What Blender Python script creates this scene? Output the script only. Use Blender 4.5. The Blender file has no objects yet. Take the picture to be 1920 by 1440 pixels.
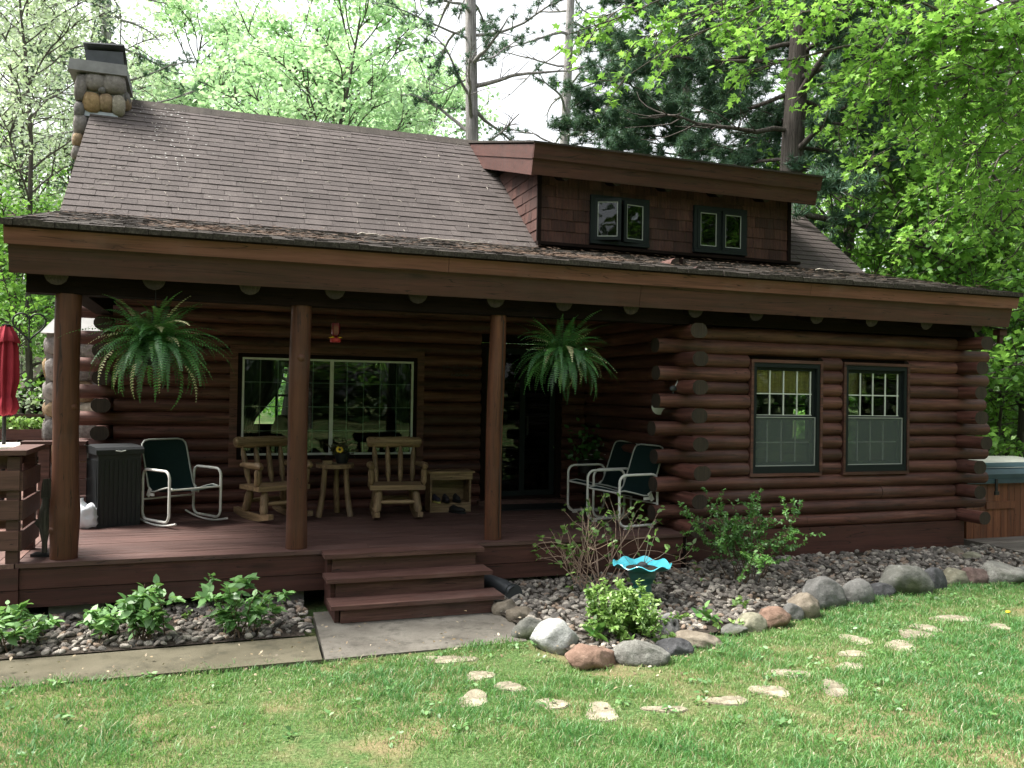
import bpy, bmesh, math, random
import numpy as np
from mathutils import Vector, Matrix, noise as mnoise

# ------------------------------------------------------------------ camera, sky, sun, exposure
scene = bpy.context.scene
COL = scene.collection
CAM = np.array([0.0, -7.8434, 1.4551]); YAW, PITCH, ROLL, FPX = .3398, .0108, .0162, 1584.7
FW = np.array([math.sin(YAW)*math.cos(PITCH), math.cos(YAW)*math.cos(PITCH), math.sin(PITCH)])
RT = np.array([math.cos(YAW), -math.sin(YAW), 0.0]); UP = np.cross(RT, FW)
cam_d = bpy.data.cameras.new('camera'); cam = bpy.data.objects.new('camera', cam_d); COL.objects.link(cam)
cam_d.sensor_width = 36; cam_d.lens = FPX/1920*36; cam_d.clip_start = .05; cam_d.clip_end = 2000
_r = RT*math.cos(ROLL)+UP*math.sin(ROLL); _u = UP*math.cos(ROLL)-RT*math.sin(ROLL)
cam.matrix_world = Matrix(((_r[0], _u[0], -FW[0], CAM[0]), (_r[1], _u[1], -FW[1], CAM[1]), (_r[2], _u[2], -FW[2], CAM[2]), (0, 0, 0, 1)))
scene.camera = cam
scene.render.resolution_x = 1024; scene.render.resolution_y = 768
SUN = Vector((-.50, .24, .83)).normalized()
world = bpy.data.worlds.new('World'); scene.world = world; world.use_nodes = True
_n = world.node_tree.nodes; _l = world.node_tree.links; _n.clear()
_o = _n.new('ShaderNodeOutputWorld'); _b = _n.new('ShaderNodeBackground'); _s = _n.new('ShaderNodeTexSky'); _h = _n.new('ShaderNodeHueSaturation')
_s.sky_type = 'NISHITA'; _s.sun_disc = False; _s.sun_elevation = math.asin(SUN.z); _s.sun_rotation = math.atan2(SUN.x, SUN.y)
_s.dust_density = 4.0; _s.air_density = 1.0; _s.ozone_density = 1.0
_h.inputs['Saturation'].default_value = .16                     # thin bright overcast
_b.inputs['Strength'].default_value = .15
_l.new(_s.outputs[0], _h.inputs['Color']); _l.new(_h.outputs[0], _b.inputs[0]); _l.new(_b.outputs[0], _o.inputs[0])
sun_d = bpy.data.lights.new('sun', 'SUN'); sun_d.energy = 3.2; sun_d.angle = math.radians(20); sun_d.color = (1, .95, .87)
sun = bpy.data.objects.new('sun', sun_d); COL.objects.link(sun); sun.rotation_euler = SUN.to_track_quat('Z', 'Y').to_euler()
scene.view_settings.view_transform = 'Standard'; scene.view_settings.look = 'None'
scene.view_settings.exposure = 1.56; scene.view_settings.gamma = 1

def ray(u, v):
    a, b = u-960, v-720
    a, b = a*math.cos(ROLL)+b*math.sin(ROLL), -a*math.sin(ROLL)+b*math.cos(ROLL)
    return FW+RT*a/FPX-UP*b/FPX
def gp(u, v, z):                      # photo point -> point on the level z
    d = ray(u, v); return CAM+d*(z-CAM[2])/d[2]
def wp(u, v, y):                      # photo point -> point on the upright plane y
    d = ray(u, v); return CAM+d*(y-CAM[1])/d[1]
def dp(u, v, dist): return CAM+ray(u, v)*dist
def depth(p): return float((np.array(p)-CAM)@FW)

R = random.Random(7); NR = np.random.default_rng(7)

# ------------------------------------------------------------------ mesh helpers
class MB:
    def __init__(s): s.v = []; s.f = []; s.m = []
    def add(s, vs, fs, mi=0):
        o = len(s.v); s.v += [tuple(map(float, p)) for p in vs]
        for k, f in enumerate(fs): s.f.append(tuple(i+o for i in f)); s.m.append(mi if isinstance(mi, int) else mi[k])
        return s
    def box(s, c, d, rot=None, mi=0, taper=None):
        vs = []
        for z in (-.5, .5):
            for y in (-.5, .5):
                for x in (-.5, .5):
                    p = Vector((x*d[0], y*d[1], z*d[2]))
                    if taper and z > 0: p.x *= taper[0]; p.y *= taper[1]
                    if rot is not None: p = rot @ p
                    vs.append((p.x+c[0], p.y+c[1], p.z+c[2]))
        return s.add(vs, [(0, 2, 3, 1), (4, 5, 7, 6), (0, 1, 5, 4), (2, 6, 7, 3), (0, 4, 6, 2), (1, 3, 7, 5)], mi)
    def bx(s, x0, x1, y0, y1, z0, z1, mi=0): return s.box(((x0+x1)/2, (y0+y1)/2, (z0+z1)/2), (abs(x1-x0), abs(y1-y0), abs(z1-z0)), None, mi)
    def tube(s, pts, r, n=8, mi=0, capmi=None, closed=False, squash=None):
        pts = [Vector(p) for p in pts]; N = len(pts)
        rr = [r]*N if isinstance(r, (int, float)) else list(r)
        vs = []; ref = None
        for i, p in enumerate(pts):
            if closed: t = pts[(i+1) % N]-pts[i-1]
            else: t = pts[min(i+1, N-1)]-pts[max(i-1, 0)]
            if t.length < 1e-9: t = Vector((0, 0, 1))
            t.normalize()
            if ref is None:
                ref = Vector((0, 0, 1)) if abs(t.z) < .9 else Vector((1, 0, 0))
                if abs(t.z) >= .9 and False: pass
            a = ref-t*ref.dot(t)
            if a.length < 1e-6: a = t.orthogonal()
            a.normalize(); ref = a; b = t.cross(a)
            for k in range(n):
                an = 2*math.pi*k/n
                q = p+(a*math.cos(an)+b*math.sin(an))*rr[i]
                vs.append(q)
        fs = []; M = N if closed else N-1
        for i in range(M):
            j = (i+1) % N
            for k in range(n):
                l = (k+1) % n; fs.append((i*n+k, i*n+l, j*n+l, j*n+k))
        mis = [mi]*len(fs)
        if not closed:
            fs.append(tuple(range(n-1, -1, -1))); fs.append(tuple((N-1)*n+k for k in range(n))); mis += [mi if capmi is None else capmi]*2
        return s.add(vs, fs, mis)
    def lathe(s, prof, n=20, c=(0, 0, 0), mi=0, wave=None, caps=True):
        vs = []
        for r, z in prof:
            for k in range(n):
                a = 2*math.pi*k/n; dz = wave(a, r, z) if wave else 0
                vs.append((c[0]+r*math.cos(a), c[1]+r*math.sin(a), c[2]+z+dz))
        fs = []
        for i in range(len(prof)-1):
            for k in range(n): l = (k+1) % n; fs.append((i*n+k, i*n+l, (i+1)*n+l, (i+1)*n+k))
        if caps: fs.append(tuple(range(n-1, -1, -1))); fs.append(tuple((len(prof)-1)*n+k for k in range(n)))
        return s.add(vs, fs, mi)
    def prism(s, poly, axis, a0, a1, mi=0):          # poly of 2-D points, extruded along axis x / y / z
        def P(p, a): return (a, p[0], p[1]) if axis == 'x' else (p[0], a, p[1]) if axis == 'y' else (p[0], p[1], a)
        n = len(poly); vs = [P(p, a0) for p in poly]+[P(p, a1) for p in poly]
        fs = [tuple(range(n-1, -1, -1)), tuple(range(n, 2*n))]+[(i, (i+1) % n, n+(i+1) % n, n+i) for i in range(n)]
        return s.add(vs, fs, mi)
    def mesh(s, name, mats, smooth=False):
        me = bpy.data.meshes.new(name); me.from_pydata(s.v, [], s.f)
        for m in (mats if isinstance(mats, (list, tuple)) else [mats]): me.materials.append(m)
        if any(s.m): me.polygons.foreach_set('material_index', s.m)
        bm = bmesh.new(); bm.from_mesh(me); bmesh.ops.recalc_face_normals(bm, faces=bm.faces); bm.to_mesh(me); bm.free()
        if smooth:
            me.polygons.foreach_set('use_smooth', [True]*len(me.polygons))
            try: me.set_sharp_from_angle(angle=math.radians(smooth if smooth > 1 else 50))
            except Exception: pass
        me.update(); return me

def link(name, me, parent=None, loc=None, rot=None):
    o = bpy.data.objects.new(name, me); COL.objects.link(o)
    if parent is not None: o.parent = parent
    if loc is not None: o.location = loc
    if rot is not None: o.rotation_euler = rot
    return o
def obj(name, mb, mats, parent=None, smooth=False, loc=None, rot=None): return link(name, mb.mesh(name, mats, smooth), parent, loc, rot)
def tag(o, label, cat, group=None, kind=None):
    o['label'] = label
    if cat: o['category'] = cat
    if group: o['group'] = group
    if kind: o['kind'] = kind
    return o
def thing(name, label, cat, loc=(0, 0, 0), rz=0, group=None):
    o = bpy.data.objects.new(name, None); COL.objects.link(o); o.location = loc; o.rotation_euler = (0, 0, rz); o.empty_display_size = .2
    return tag(o, label, cat, group)
def struct(o): o['kind'] = 'structure'; return o
def copy_tree(o, parent=None):
    c = o.copy(); COL.objects.link(c); c.parent = parent
    for ch in o.children: copy_tree(ch, c)
    return c
def np_mesh(name, V, F, mat, tint=None, smooth=False):
    V = np.asarray(V, np.float32); F = np.asarray(F, np.int32); k = F.shape[1]
    me = bpy.data.meshes.new(name); me.vertices.add(len(V)); me.vertices.foreach_set('co', V.ravel())
    me.loops.add(F.size); me.loops.foreach_set('vertex_index', F.ravel())
    me.polygons.add(len(F)); me.polygons.foreach_set('loop_start', np.arange(0, F.size, k, dtype=np.int32)); me.polygons.foreach_set('loop_total', np.full(len(F), k, np.int32))
    if smooth: me.polygons.foreach_set('use_smooth', np.ones(len(F), bool))
    if tint is not None:
        at = me.attributes.new('tint', 'FLOAT', 'POINT'); at.data.foreach_set('value', np.asarray(tint, np.float32))
    me.materials.append(mat); me.update(calc_edges=True); return me

# ------------------------------------------------------------------ materials
MATS = {}
def nt(name):
    m = bpy.data.materials.new(name); m.use_nodes = True; t = m.node_tree; t.nodes.clear()
    o = t.nodes.new('ShaderNodeOutputMaterial'); return m, t, o
def N(t, ty, **kw):
    n = t.nodes.new(ty)
    for k, v in kw.items():
        if k in n.inputs: n.inputs[k].default_value = v
        else: setattr(n, k, v)
    return n
def ramp(t, fac, stops):
    r = t.nodes.new('ShaderNodeValToRGB'); e = r.color_ramp.elements
    while len(e) < len(stops): e.new(.5)
    for k, (p, c) in enumerate(stops): e[k].position = p; e[k].color = (*c, 1)
    t.links.new(fac, r.inputs[0]); return r
def mix(t, fac, a, b, mode='MIX'):
    m = t.nodes.new('ShaderNodeMix'); m.data_type = 'RGBA'; m.blend_type = mode
    for s, v in ((0, fac), (6, a), (7, b)):
        if hasattr(v, 'links') or hasattr(v, 'is_output'): t.links.new(v, m.inputs[s])
        elif isinstance(v, (int, float)): m.inputs[s].default_value = v
        else: m.inputs[s].default_value = (*v, 1)
    return m.outputs[2]
def coords(t, scale=(1, 1, 1), src='Object'):
    c = t.nodes.new('ShaderNodeTexCoord'); mp = N(t, 'ShaderNodeMapping'); mp.inputs['Scale'].default_value = scale
    t.links.new(c.outputs[src], mp.inputs[0]); return mp.outputs[0]
def noise(t, co, scale, detail=5, rough=.6, dist=0):
    n = N(t, 'ShaderNodeTexNoise', Scale=scale, Detail=detail, Roughness=rough, Distortion=dist); t.links.new(co, n.inputs['Vector']); return n.outputs['Fac']
def maprange(t, f, a, b, c, d):
    m = N(t, 'ShaderNodeMapRange'); t.links.new(f, m.inputs[0])
    for i, v in enumerate((a, b, c, d)): m.inputs[i+1].default_value = v
    return m.outputs[0]
def scalecol(t, col, f): 
    m = t.nodes.new('ShaderNodeVectorMath'); m.operation = 'SCALE'; t.links.new(col, m.inputs[0]); t.links.new(f, m.inputs['Scale']); return m.outputs[0]
def finish(t, o, col, rough=.6, bump=None, bstr=.3, bdist=.01, spec=.4, metal=0, coat=0):
    p = t.nodes.new('ShaderNodeBsdfPrincipled')
    if isinstance(col, tuple): p.inputs['Base Color'].default_value = (*col, 1)
    else: t.links.new(col, p.inputs['Base Color'])
    if isinstance(rough, (int, float)): p.inputs['Roughness'].default_value = rough
    else: t.links.new(rough, p.inputs['Roughness'])
    p.inputs['Specular IOR Level'].default_value = spec; p.inputs['Metallic'].default_value = metal; p.inputs['Coat Weight'].default_value = coat
    if bump is not None:
        b = N(t, 'ShaderNodeBump', Strength=bstr, Distance=bdist); t.links.new(bump, b.inputs['Height']); t.links.new(b.outputs[0], p.inputs['Normal'])
    t.links.new(p.outputs[0], o.inputs[0]); return p
def wood(name, dark, mid, light, axis='x', rough=.5, sc=1.0, bump=.35, var=.22, spec=.35, blotch=.5):
    m, t, o = nt(name)
    s = {'x': (.7, 11, 11), 'y': (11, .7, 11), 'z': (11, 11, .7)}[axis]
    g = noise(t, coords(t, s), 2.2*sc, 7, .65, .4); big = noise(t, coords(t, tuple(.35 if k < 1 else 1.6 for k in s)), 1.7*sc, 4, .6)
    c = ramp(t, g, [(.30, dark), (.5, mid), (.70, light)]).outputs[0]
    fine = noise(t, coords(t, tuple(q*.5 if q < 1 else q*4 for q in s)), 3.0*sc, 3, .6)
    c = mix(t, maprange(t, fine, .56, .70, 0, .55), c, tuple(.5*q for q in dark))
    c = mix(t, maprange(t, big, .35, .7, 0, blotch), c, tuple(.45*x for x in mid))
    ck = noise(t, coords(t, tuple(q*.9 if q < 1 else q*1.3 for q in s)), 1.3*sc, 2, .5, 1.2)
    ab = N(t, 'ShaderNodeMath', operation='ABSOLUTE'); sb = N(t, 'ShaderNodeMath', operation='SUBTRACT'); t.links.new(ck, sb.inputs[0]); sb.inputs[1].default_value = .56; t.links.new(sb.outputs[0], ab.inputs[0])
    crk = maprange(t, ab.outputs[0], .0, .010, 1, 0); c = mix(t, crk, c, tuple(.25*q for q in dark))
    vo = N(t, 'ShaderNodeTexVoronoi', Scale=1.0); t.links.new(coords(t, tuple(1.1 if q < 1 else 4.5 for q in s)), vo.inputs['Vector']); c = mix(t, maprange(t, vo.outputs['Distance'], .05, .16, .75, 0), c, tuple(.55*q for q in dark))
    fade = noise(t, coords(t, (1.1, 1.1, 1.1)), 1.4, 4, .65); c = mix(t, maprange(t, fade, .52, .75, 0, .35), c, tuple(.5*q+.5*sum(light)/3 for q in light))
    ob = t.nodes.new('ShaderNodeObjectInfo')
    c = scalecol(t, c, maprange(t, ob.outputs['Random'], 0, 1, 1-var, 1+var))
    hh = N(t, 'ShaderNodeMath', operation='SUBTRACT'); t.links.new(g, hh.inputs[0]); t.links.new(crk, hh.inputs[1])
    finish(t, o, c, maprange(t, g, .3, .7, rough-.02, rough+.2), hh.outputs[0], bump, .006, spec); return m
def rock(name, c1, c2, c3=None, sc=6, speck=.25, moss=0):
    m, t, o = nt(name); co = coords(t)
    n1 = noise(t, co, sc, 6, .65); n2 = noise(t, co, sc*14, 3, .6); n3 = noise(t, co, sc*.6, 3, .5)
    c = ramp(t, n1, [(.3, c1), (.55, c2), (.75, c3 or tuple(min(1, x*1.25) for x in c2))]).outputs[0]
    n5 = noise(t, co, sc*3.2, 5, .7); c = mix(t, maprange(t, n2, .45, .7, 0, speck), c, tuple(.35*x for x in c1)); c = mix(t, maprange(t, n5, .56, .66, 0, .5), c, tuple(min(1, 1.5*x+.03) for x in c2)); c = mix(t, maprange(t, n5, .42, .34, 0, .5), c, tuple(.5*x for x in c1))
    if moss: c = mix(t, maprange(t, n3, .52, .62, 0, moss), c, (.035, .045, .015))
    ob = t.nodes.new('ShaderNodeObjectInfo'); c = scalecol(t, c, maprange(t, ob.outputs['Random'], 0, 1, .85, 1.15))
    hs = N(t, 'ShaderNodeMath', operation='ADD'); t.links.new(n1, hs.inputs[0]); t.links.new(n5, hs.inputs[1])
    finish(t, o, c, .9, hs.outputs[0], .7, .02, .2); return m
def plain(name, col, rough=.5, var=.12, sc=8, spec=.4, metal=0, coat=0, bump=.1):
    m, t, o = nt(name); n1 = noise(t, coords(t), sc, 4, .6)
    c = ramp(t, n1, [(.3, tuple(x*(1-var) for x in col)), (.7, tuple(min(1, x*(1+var)) for x in col))]).outputs[0]
    finish(t, o, c, rough, n1, bump, .004, spec, metal, coat); return m
def leafmat(name, stops, trans=.5, gloss=.05, rough=.5):
    m, t, o = nt(name); a = N(t, 'ShaderNodeAttribute', attribute_name='tint')
    c = ramp(t, a.outputs['Fac'], stops).outputs[0]
    ob = t.nodes.new('ShaderNodeObjectInfo'); c = scalecol(t, c, maprange(t, ob.outputs['Random'], 0, 1, .88, 1.12))
    d = t.nodes.new('ShaderNodeBsdfDiffuse'); tr = t.nodes.new('ShaderNodeBsdfTranslucent'); gl = N(t, 'ShaderNodeBsdfGlossy', Roughness=rough)
    t.links.new(c, d.inputs[0]); t.links.new(mix(t, .35, c, (.28, .46, .10)), tr.inputs[0])
    m1 = N(t, 'ShaderNodeMixShader', Fac=trans); t.links.new(d.outputs[0], m1.inputs[1]); t.links.new(tr.outputs[0], m1.inputs[2])
    m2 = N(t, 'ShaderNodeMixShader', Fac=gloss); t.links.new(m1.outputs[0], m2.inputs[1]); t.links.new(gl.outputs[0], m2.inputs[2])
    t.links.new(m2.outputs[0], o.inputs[0]); return m
def glassmat(name, tint=(.75, .82, .8), refl=1.0):
    m, t, o = nt(name); tr = N(t, 'ShaderNodeBsdfTransparent', Color=(*tint, 1)); gl = N(t, 'ShaderNodeBsdfGlossy', Roughness=.015)
    f = N(t, 'ShaderNodeFresnel', IOR=1.5); mu = N(t, 'ShaderNodeMath', operation='MULTIPLY'); t.links.new(f.outputs[0], mu.inputs[0]); mu.inputs[1].default_value = refl; mu.use_clamp = True
    nz = noise(t, coords(t), 1.6, 2, .5); b = N(t, 'ShaderNodeBump', Strength=.06, Distance=.05); t.links.new(nz, b.inputs['Height']); t.links.new(b.outputs[0], gl.inputs['Normal'])
    x = t.nodes.new('ShaderNodeMixShader'); t.links.new(mu.outputs[0], x.inputs[0]); t.links.new(tr.outputs[0], x.inputs[1]); t.links.new(gl.outputs[0], x.inputs[2]); t.links.new(x.outputs[0], o.inputs[0]); return m

LG = dict(dark=(.0330, .0141, .0105), mid=(.1041, .0402, .0299), light=(.1949, .0867, .0648), bump=.6, var=.32)
wx, wy, wz = (wood('log_stain_'+a, axis=a, **LG) for a in 'xyz')
log_end = wood('log_end_grain', (.0184, .0128, .0092), (.0376, .0271, .0191), (.0626, .0451, .0324), 'z', .8, 3, .3)
post_m = wood('post_stain', (.0426, .0144, .0068), (.0894, .0310, .0144), (.1362, .0520, .0246), 'z', .5, .8)
fascia_top = wood('fascia_lit_orange', (.1015, .0372, .0271), (.1859, .0723, .0528), (.2479, .1074, .0810), 'x', .55, .7, .25, .1)  # lighter copy of the fascia stain, with light on the projecting strip painted in
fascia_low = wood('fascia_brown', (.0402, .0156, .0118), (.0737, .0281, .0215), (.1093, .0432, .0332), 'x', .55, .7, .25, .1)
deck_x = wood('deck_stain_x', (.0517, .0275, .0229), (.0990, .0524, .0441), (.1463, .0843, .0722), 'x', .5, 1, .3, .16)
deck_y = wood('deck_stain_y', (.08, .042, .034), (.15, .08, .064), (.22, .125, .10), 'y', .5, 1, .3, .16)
rail_m = wood('rail_stain', (.0504, .0252, .0195), (.1008, .0491, .0391), (.1512, .0781, .0630), 'x', .55, 1)
step_m = wood('step_stain', (.0539, .0256, .0206), (.1048, .0483, .0381), (.1906, .1062, .0841), 'x', .55, 1, .35, .12)
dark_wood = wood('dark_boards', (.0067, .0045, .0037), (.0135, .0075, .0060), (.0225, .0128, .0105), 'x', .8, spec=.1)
dark_wood_y = wood('dark_boards_y', (.0067, .0045, .0037), (.0135, .0075, .0060), (.0225, .0128, .0105), 'y', .8, spec=.1)
shake_wall = wood('dormer_shake', (.0258, .0111, .0089), (.0645, .0268, .0201), (.1054, .0479, .0369), 'z', .75, 1.4, .5, .35)
pine_log = wood('peeled_pine', (.0984, .0619, .0338), (.2362, .1556, .0844), (.4134, .2906, .1603), 'z', .45, 1, .3, .15)
pine_log_x = wood('peeled_pine_x', (.0984, .0619, .0338), (.2362, .1556, .0844), (.4134, .2906, .1603), 'x', .45, 1, .3, .15)
grey_wood = wood('grey_planks', (.1, .085, .07), (.2, .175, .15), (.3, .27, .24), 'x', .8)
cedar_v = wood('tub_cedar', (.1, .035, .017), (.2, .075, .035), (.27, .11, .055), 'z', .6)
bark = wood('tree_bark', (.0460, .0403, .0345), (.1150, .1012, .0897), (.1955, .1725, .1552), 'z', .95, 1.2, .9, .2, .1)
bark_dark = wood('dark_bark', (.015, .016, .012), (.035, .036, .028), (.06, .06, .05), 'z', .95, 1.2, .9, .2, .1)
bark_pine = wood('hazed_pine_bark', (.1229, .1158, .1123), (.2808, .2633, .2562), (.4738, .4475, .4388), 'z', .95, 1.6, .9, .15, .1)  # haze and backlight put into the bark as a lighter grey
twig_m = plain('twig_bark', (.11, .075, .05), .9, .3, 20)
white_metal = plain('white_tube', (.62, .62, .58), .35, .05, 6, .5)
sling = plain('green_sling', (.006, .02, .019), .75, .15, 60, .2)
black_pl = plain('black_resin', (.0090, .0112, .0128), .5, .1, 10)
white_paint = plain('white_frame_paint', (.55, .58, .54), .5, .08, 6)
grey_muntin = plain('grey_muntin', (.34, .36, .33), .5, .06, 6)
green_frame = plain('dark_green_frame', (.010, .0145, .0145), .7, .1, 8, .2)
black_metal = plain('black_iron', (.012, .012, .012), .5, .1, 8)
dark_metal = plain('dark_steel', (.05, .055, .06), .5, .2, 8, .5, .3)
flash_m = plain('lead_flashing', (.35, .38, .42), .5, .15, 9, .5, .3)
glass = glassmat('window_glass'); glass2 = glassmat('window_glass_dark', (.5, .55, .55), 1.0)
red_glass = plain('red_feeder_glass', (.10, .006, .014), .15, .1, 9, .6)
yellow_m = plain('yellow_plastic', (.75, .5, .03), .5)
red_pl = plain('red_plastic', (.3, .015, .025), .4)
red_cloth = plain('red_canvas', (.30, .035, .05), .85, .2, 5, .15)
curtain_m = plain('grey_curtain', (.09, .095, .09), .9, .25, 4, .1)
bamboo = wood('bamboo_blind', (.4111, .2547, .0910), (.7849, .5095, .1933), (.9500, .6946, .2843), 'z', .7, 4)
teal_m = plain('teal_glaze_light', (.10, .55, .66), .25, .12, 5, .5, 0, .3)
teal_d = plain('teal_glaze_dark', (.012, .11, .10), .35, .25, 5, .5, 0, .2)
cover_m = plain('tub_cover_vinyl', (.03, .06, .075), .5, .2, 5)
cover_top = plain('tub_cover_pale', (.34, .36, .32), .7, .12, 5)  # paler vinyl colour for the top sheet of the cover
table_m = plain('cream_tabletop', (.75, .72, .64), .5, .06, 4)
conc_d = plain('chimney_concrete', (.2, .2, .2), .9, .2, 6, .2, 0, 0, .4)
mortar = plain('mortar', (.2, .19, .18), .95, .3, 14, .1, 0, 0, .6)
block_m = plain('concrete_block', (.17, .165, .155), .95, .2, 10, .1, 0, 0, .5)
fern_m = leafmat('fern_leaf', [(0, (.0162, .0607, .0162)), (.5, (.0405, .1485, .0405)), (.85, (.1080, .2970, .0607)), (1, (.4725, .4455, .2430))], .3, .05)
def bag_mat():
    m, t, o = nt('white_film_bag'); n1 = noise(t, coords(t), 14, 4)
    p = finish(t, o, (.68, .71, .75), .3, n1, .4, .02, .5); p.inputs['Alpha'].default_value = .85; return m
bag_m = bag_mat()
def screen_mat():
    m, t, o = nt('insect_screen'); d = N(t, 'ShaderNodeBsdfDiffuse', Color=(.12, .145, .135, 1)); tr = t.nodes.new('ShaderNodeBsdfTransparent')
    x = N(t, 'ShaderNodeMixShader', Fac=.42); t.links.new(tr.outputs[0], x.inputs[1]); t.links.new(d.outputs[0], x.inputs[2]); t.links.new(x.outputs[0], o.inputs[0]); return m
screen_m = screen_mat()
def shingle_mat(name, dark, mid, light, lichen):
    m, t, o = nt(name); w = coords(t, (1, 1, 1), 'Generated'); g = t.nodes.new('ShaderNodeNewGeometry')
    n1 = noise(t, g.outputs['Position'], 60, 3, .7); n2 = noise(t, g.outputs['Position'], .9, 5, .65); n3 = noise(t, g.outputs['Position'], 9, 4, .7)
    mp = N(t, 'ShaderNodeMapping'); mp.inputs['Scale'].default_value = (3.2, .35, .35); t.links.new(g.outputs['Position'], mp.inputs[0]); n4 = noise(t, mp.outputs[0], 1.3, 4, .6)
    c = ramp(t, n1, [(.3, dark), (.5, mid), (.72, light)]).outputs[0]
    c = mix(t, maprange(t, n2, .35, .65, 0, .45), c, dark)
    c = mix(t, maprange(t, n4, .5, .8, 0, .35), c, tuple(x*1.2 for x in light))       # weather streaks down the slope
    c = mix(t, maprange(t, n3, .64, .70, 0, lichen), c, (.3, .3, .27))
    ob = t.nodes.new('ShaderNodeObjectInfo'); c = scalecol(t, c, maprange(t, ob.outputs['Random'], 0, 1, .88, 1.12))
    finish(t, o, c, .9, n1, .6, .006, .2); return m
shingle_m = shingle_mat('roof_shingle', (.0470, .0389, .0367), (.0816, .0691, .0651), (.1256, .1070, .1001), .4)
shake_m = shingle_mat('porch_shake', (.016, .0135, .0115), (.042, .035, .029), (.10, .086, .073), .2)
def lawn_mat():
    m, t, o = nt('lawn_soil'); g = t.nodes.new('ShaderNodeNewGeometry'); P = g.outputs['Position']
    n1 = noise(t, P, 1.3, 5, .65); n2 = noise(t, P, 45, 4, .7); n3 = noise(t, P, 9, 4, .7)
    c = ramp(t, n2, [(.3, (.0340, .0605, .0198)), (.5, (.0723, .1320, .0385)), (.72, (.1700, .2200, .0990))]).outputs[0]
    c = mix(t, maprange(t, n1, .48, .62, 0, .8), c, (.23, .18, .10)); c = mix(t, maprange(t, n3, .6, .7, 0, .5), c, (.13, .1, .055))
    finish(t, o, c, .95, n2, .8, .03, .1); return m
lawn_m = lawn_mat()
def soil_mat():
    m, t, o = nt('bed_soil'); g = t.nodes.new('ShaderNodeNewGeometry'); n2 = noise(t, g.outputs['Position'], 30, 4, .7)
    finish(t, o, ramp(t, n2, [(.3, (.018, .015, .012)), (.7, (.075, .062, .05))]).outputs[0], .95, n2, 1, .03, .1); return m
soil_m = soil_mat()
def concrete_mat(name, a, b, stain):
    m, t, o = nt(name); g = t.nodes.new('ShaderNodeNewGeometry'); P = g.outputs['Position']
    n1 = noise(t, P, 2.2, 6, .65, .3); n2 = noise(t, P, 90, 3, .7); n3 = noise(t, P, 5.5, 5, .7)
    c = ramp(t, n1, [(.3, a), (.7, b)]).outputs[0]; c = mix(t, maprange(t, n3, .5, .68, 0, .75), c, stain)
    c = mix(t, maprange(t, n2, .5, .75, 0, .4), c, tuple(x*.55 for x in a)); finish(t, o, c, .95, n2, .5, .006, .15); return m
slab_m = concrete_mat('slab_concrete', (.1081, .0978, .0828), (.1898, .1771, .1518), (.0633, .0598, .0494))
walk_m = concrete_mat('walk_concrete', (.075, .068, .045), (.125, .113, .080), (.045, .043, .030))
GRV = [rock('gravel_%d' % k, *c, sc=20, speck=.15) for k, c in enumerate([((.1046, .0940, .0832), (.2116, .1902, .1684)), ((.2546, .2297, .1994), (.4230, .3870, .3346)), ((.0704, .0656, .0602), (.1409, .1313, .1163)), ((.1842, .1356, .1038), (.3092, .2362, .1808))])]

# ------------------------------------------------------------------ ground
EDGE = [(-30, -1.6), (-1.26, -1.60), (.78, -1.64), (2.33, -1.62), (2.40, -1.78), (2.53, -2.36), (2.97, -2.41), (3.55, -2.10), (4.36, -1.80), (5.10, -1.62), (5.75, -1.36), (6.9, -1.12), (8.25, -1.10), (10.5, -.9), (40, -.9)]
EX = np.array([p[0] for p in EDGE]); EY = np.array([p[1] for p in EDGE])
def edge_y(x): return np.interp(x, EX, EY)
def lawn_z(x, y):
    x = np.asarray(x, float); y = np.asarray(y, float)
    return -.50+.03*np.clip(-2-y, 0, 30)+.012*np.clip(x-3.5, 0, 6)+.012*np.sin(1.7*x+.6)*np.sin(1.3*y)
gx = np.concatenate([[-400, -150, -60, -30, -18], np.arange(-12, 18.01, .3), [24, 40, 80, 160, 400]]); gy = np.concatenate([[-300, -100, -50, -25, -15], np.arange(-10, 3.01, .3), [6, 10, 16, 25, 40, 70, 150, 400]])
GX, GY = np.meshgrid(gx, gy); GZ = lawn_z(GX, np.clip(GY, -12, 50)); GZ[GY > edge_y(GX)+.25] -= .06
V = np.stack([GX, GY, GZ], -1).reshape(-1, 3); nx = len(gx); I = np.arange(len(gy)-1)[:, None]*nx+np.arange(nx-1)[None]
struct(link('lawn_ground', np_mesh('lawn_ground', V, np.stack([I, I+1, I+nx+1, I+nx], -1).reshape(-1, 4), lawn_m, None, True)))
# concrete walk and landing slab
b = MB(); b.prism([(-30, -1.02), (.80, -1.06), (.775, -1.66), (-30, -1.62)], 'z', -.60, -.478); struct(obj('concrete_walk', b, walk_m))
b = MB(); b.prism([(.86, -.30), (2.60, -.30), (2.42, -1.2), (2.36, -1.62), (.80, -1.64)], 'z', -.60, -.486); struct(obj('landing_slab', b, slab_m))
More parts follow.
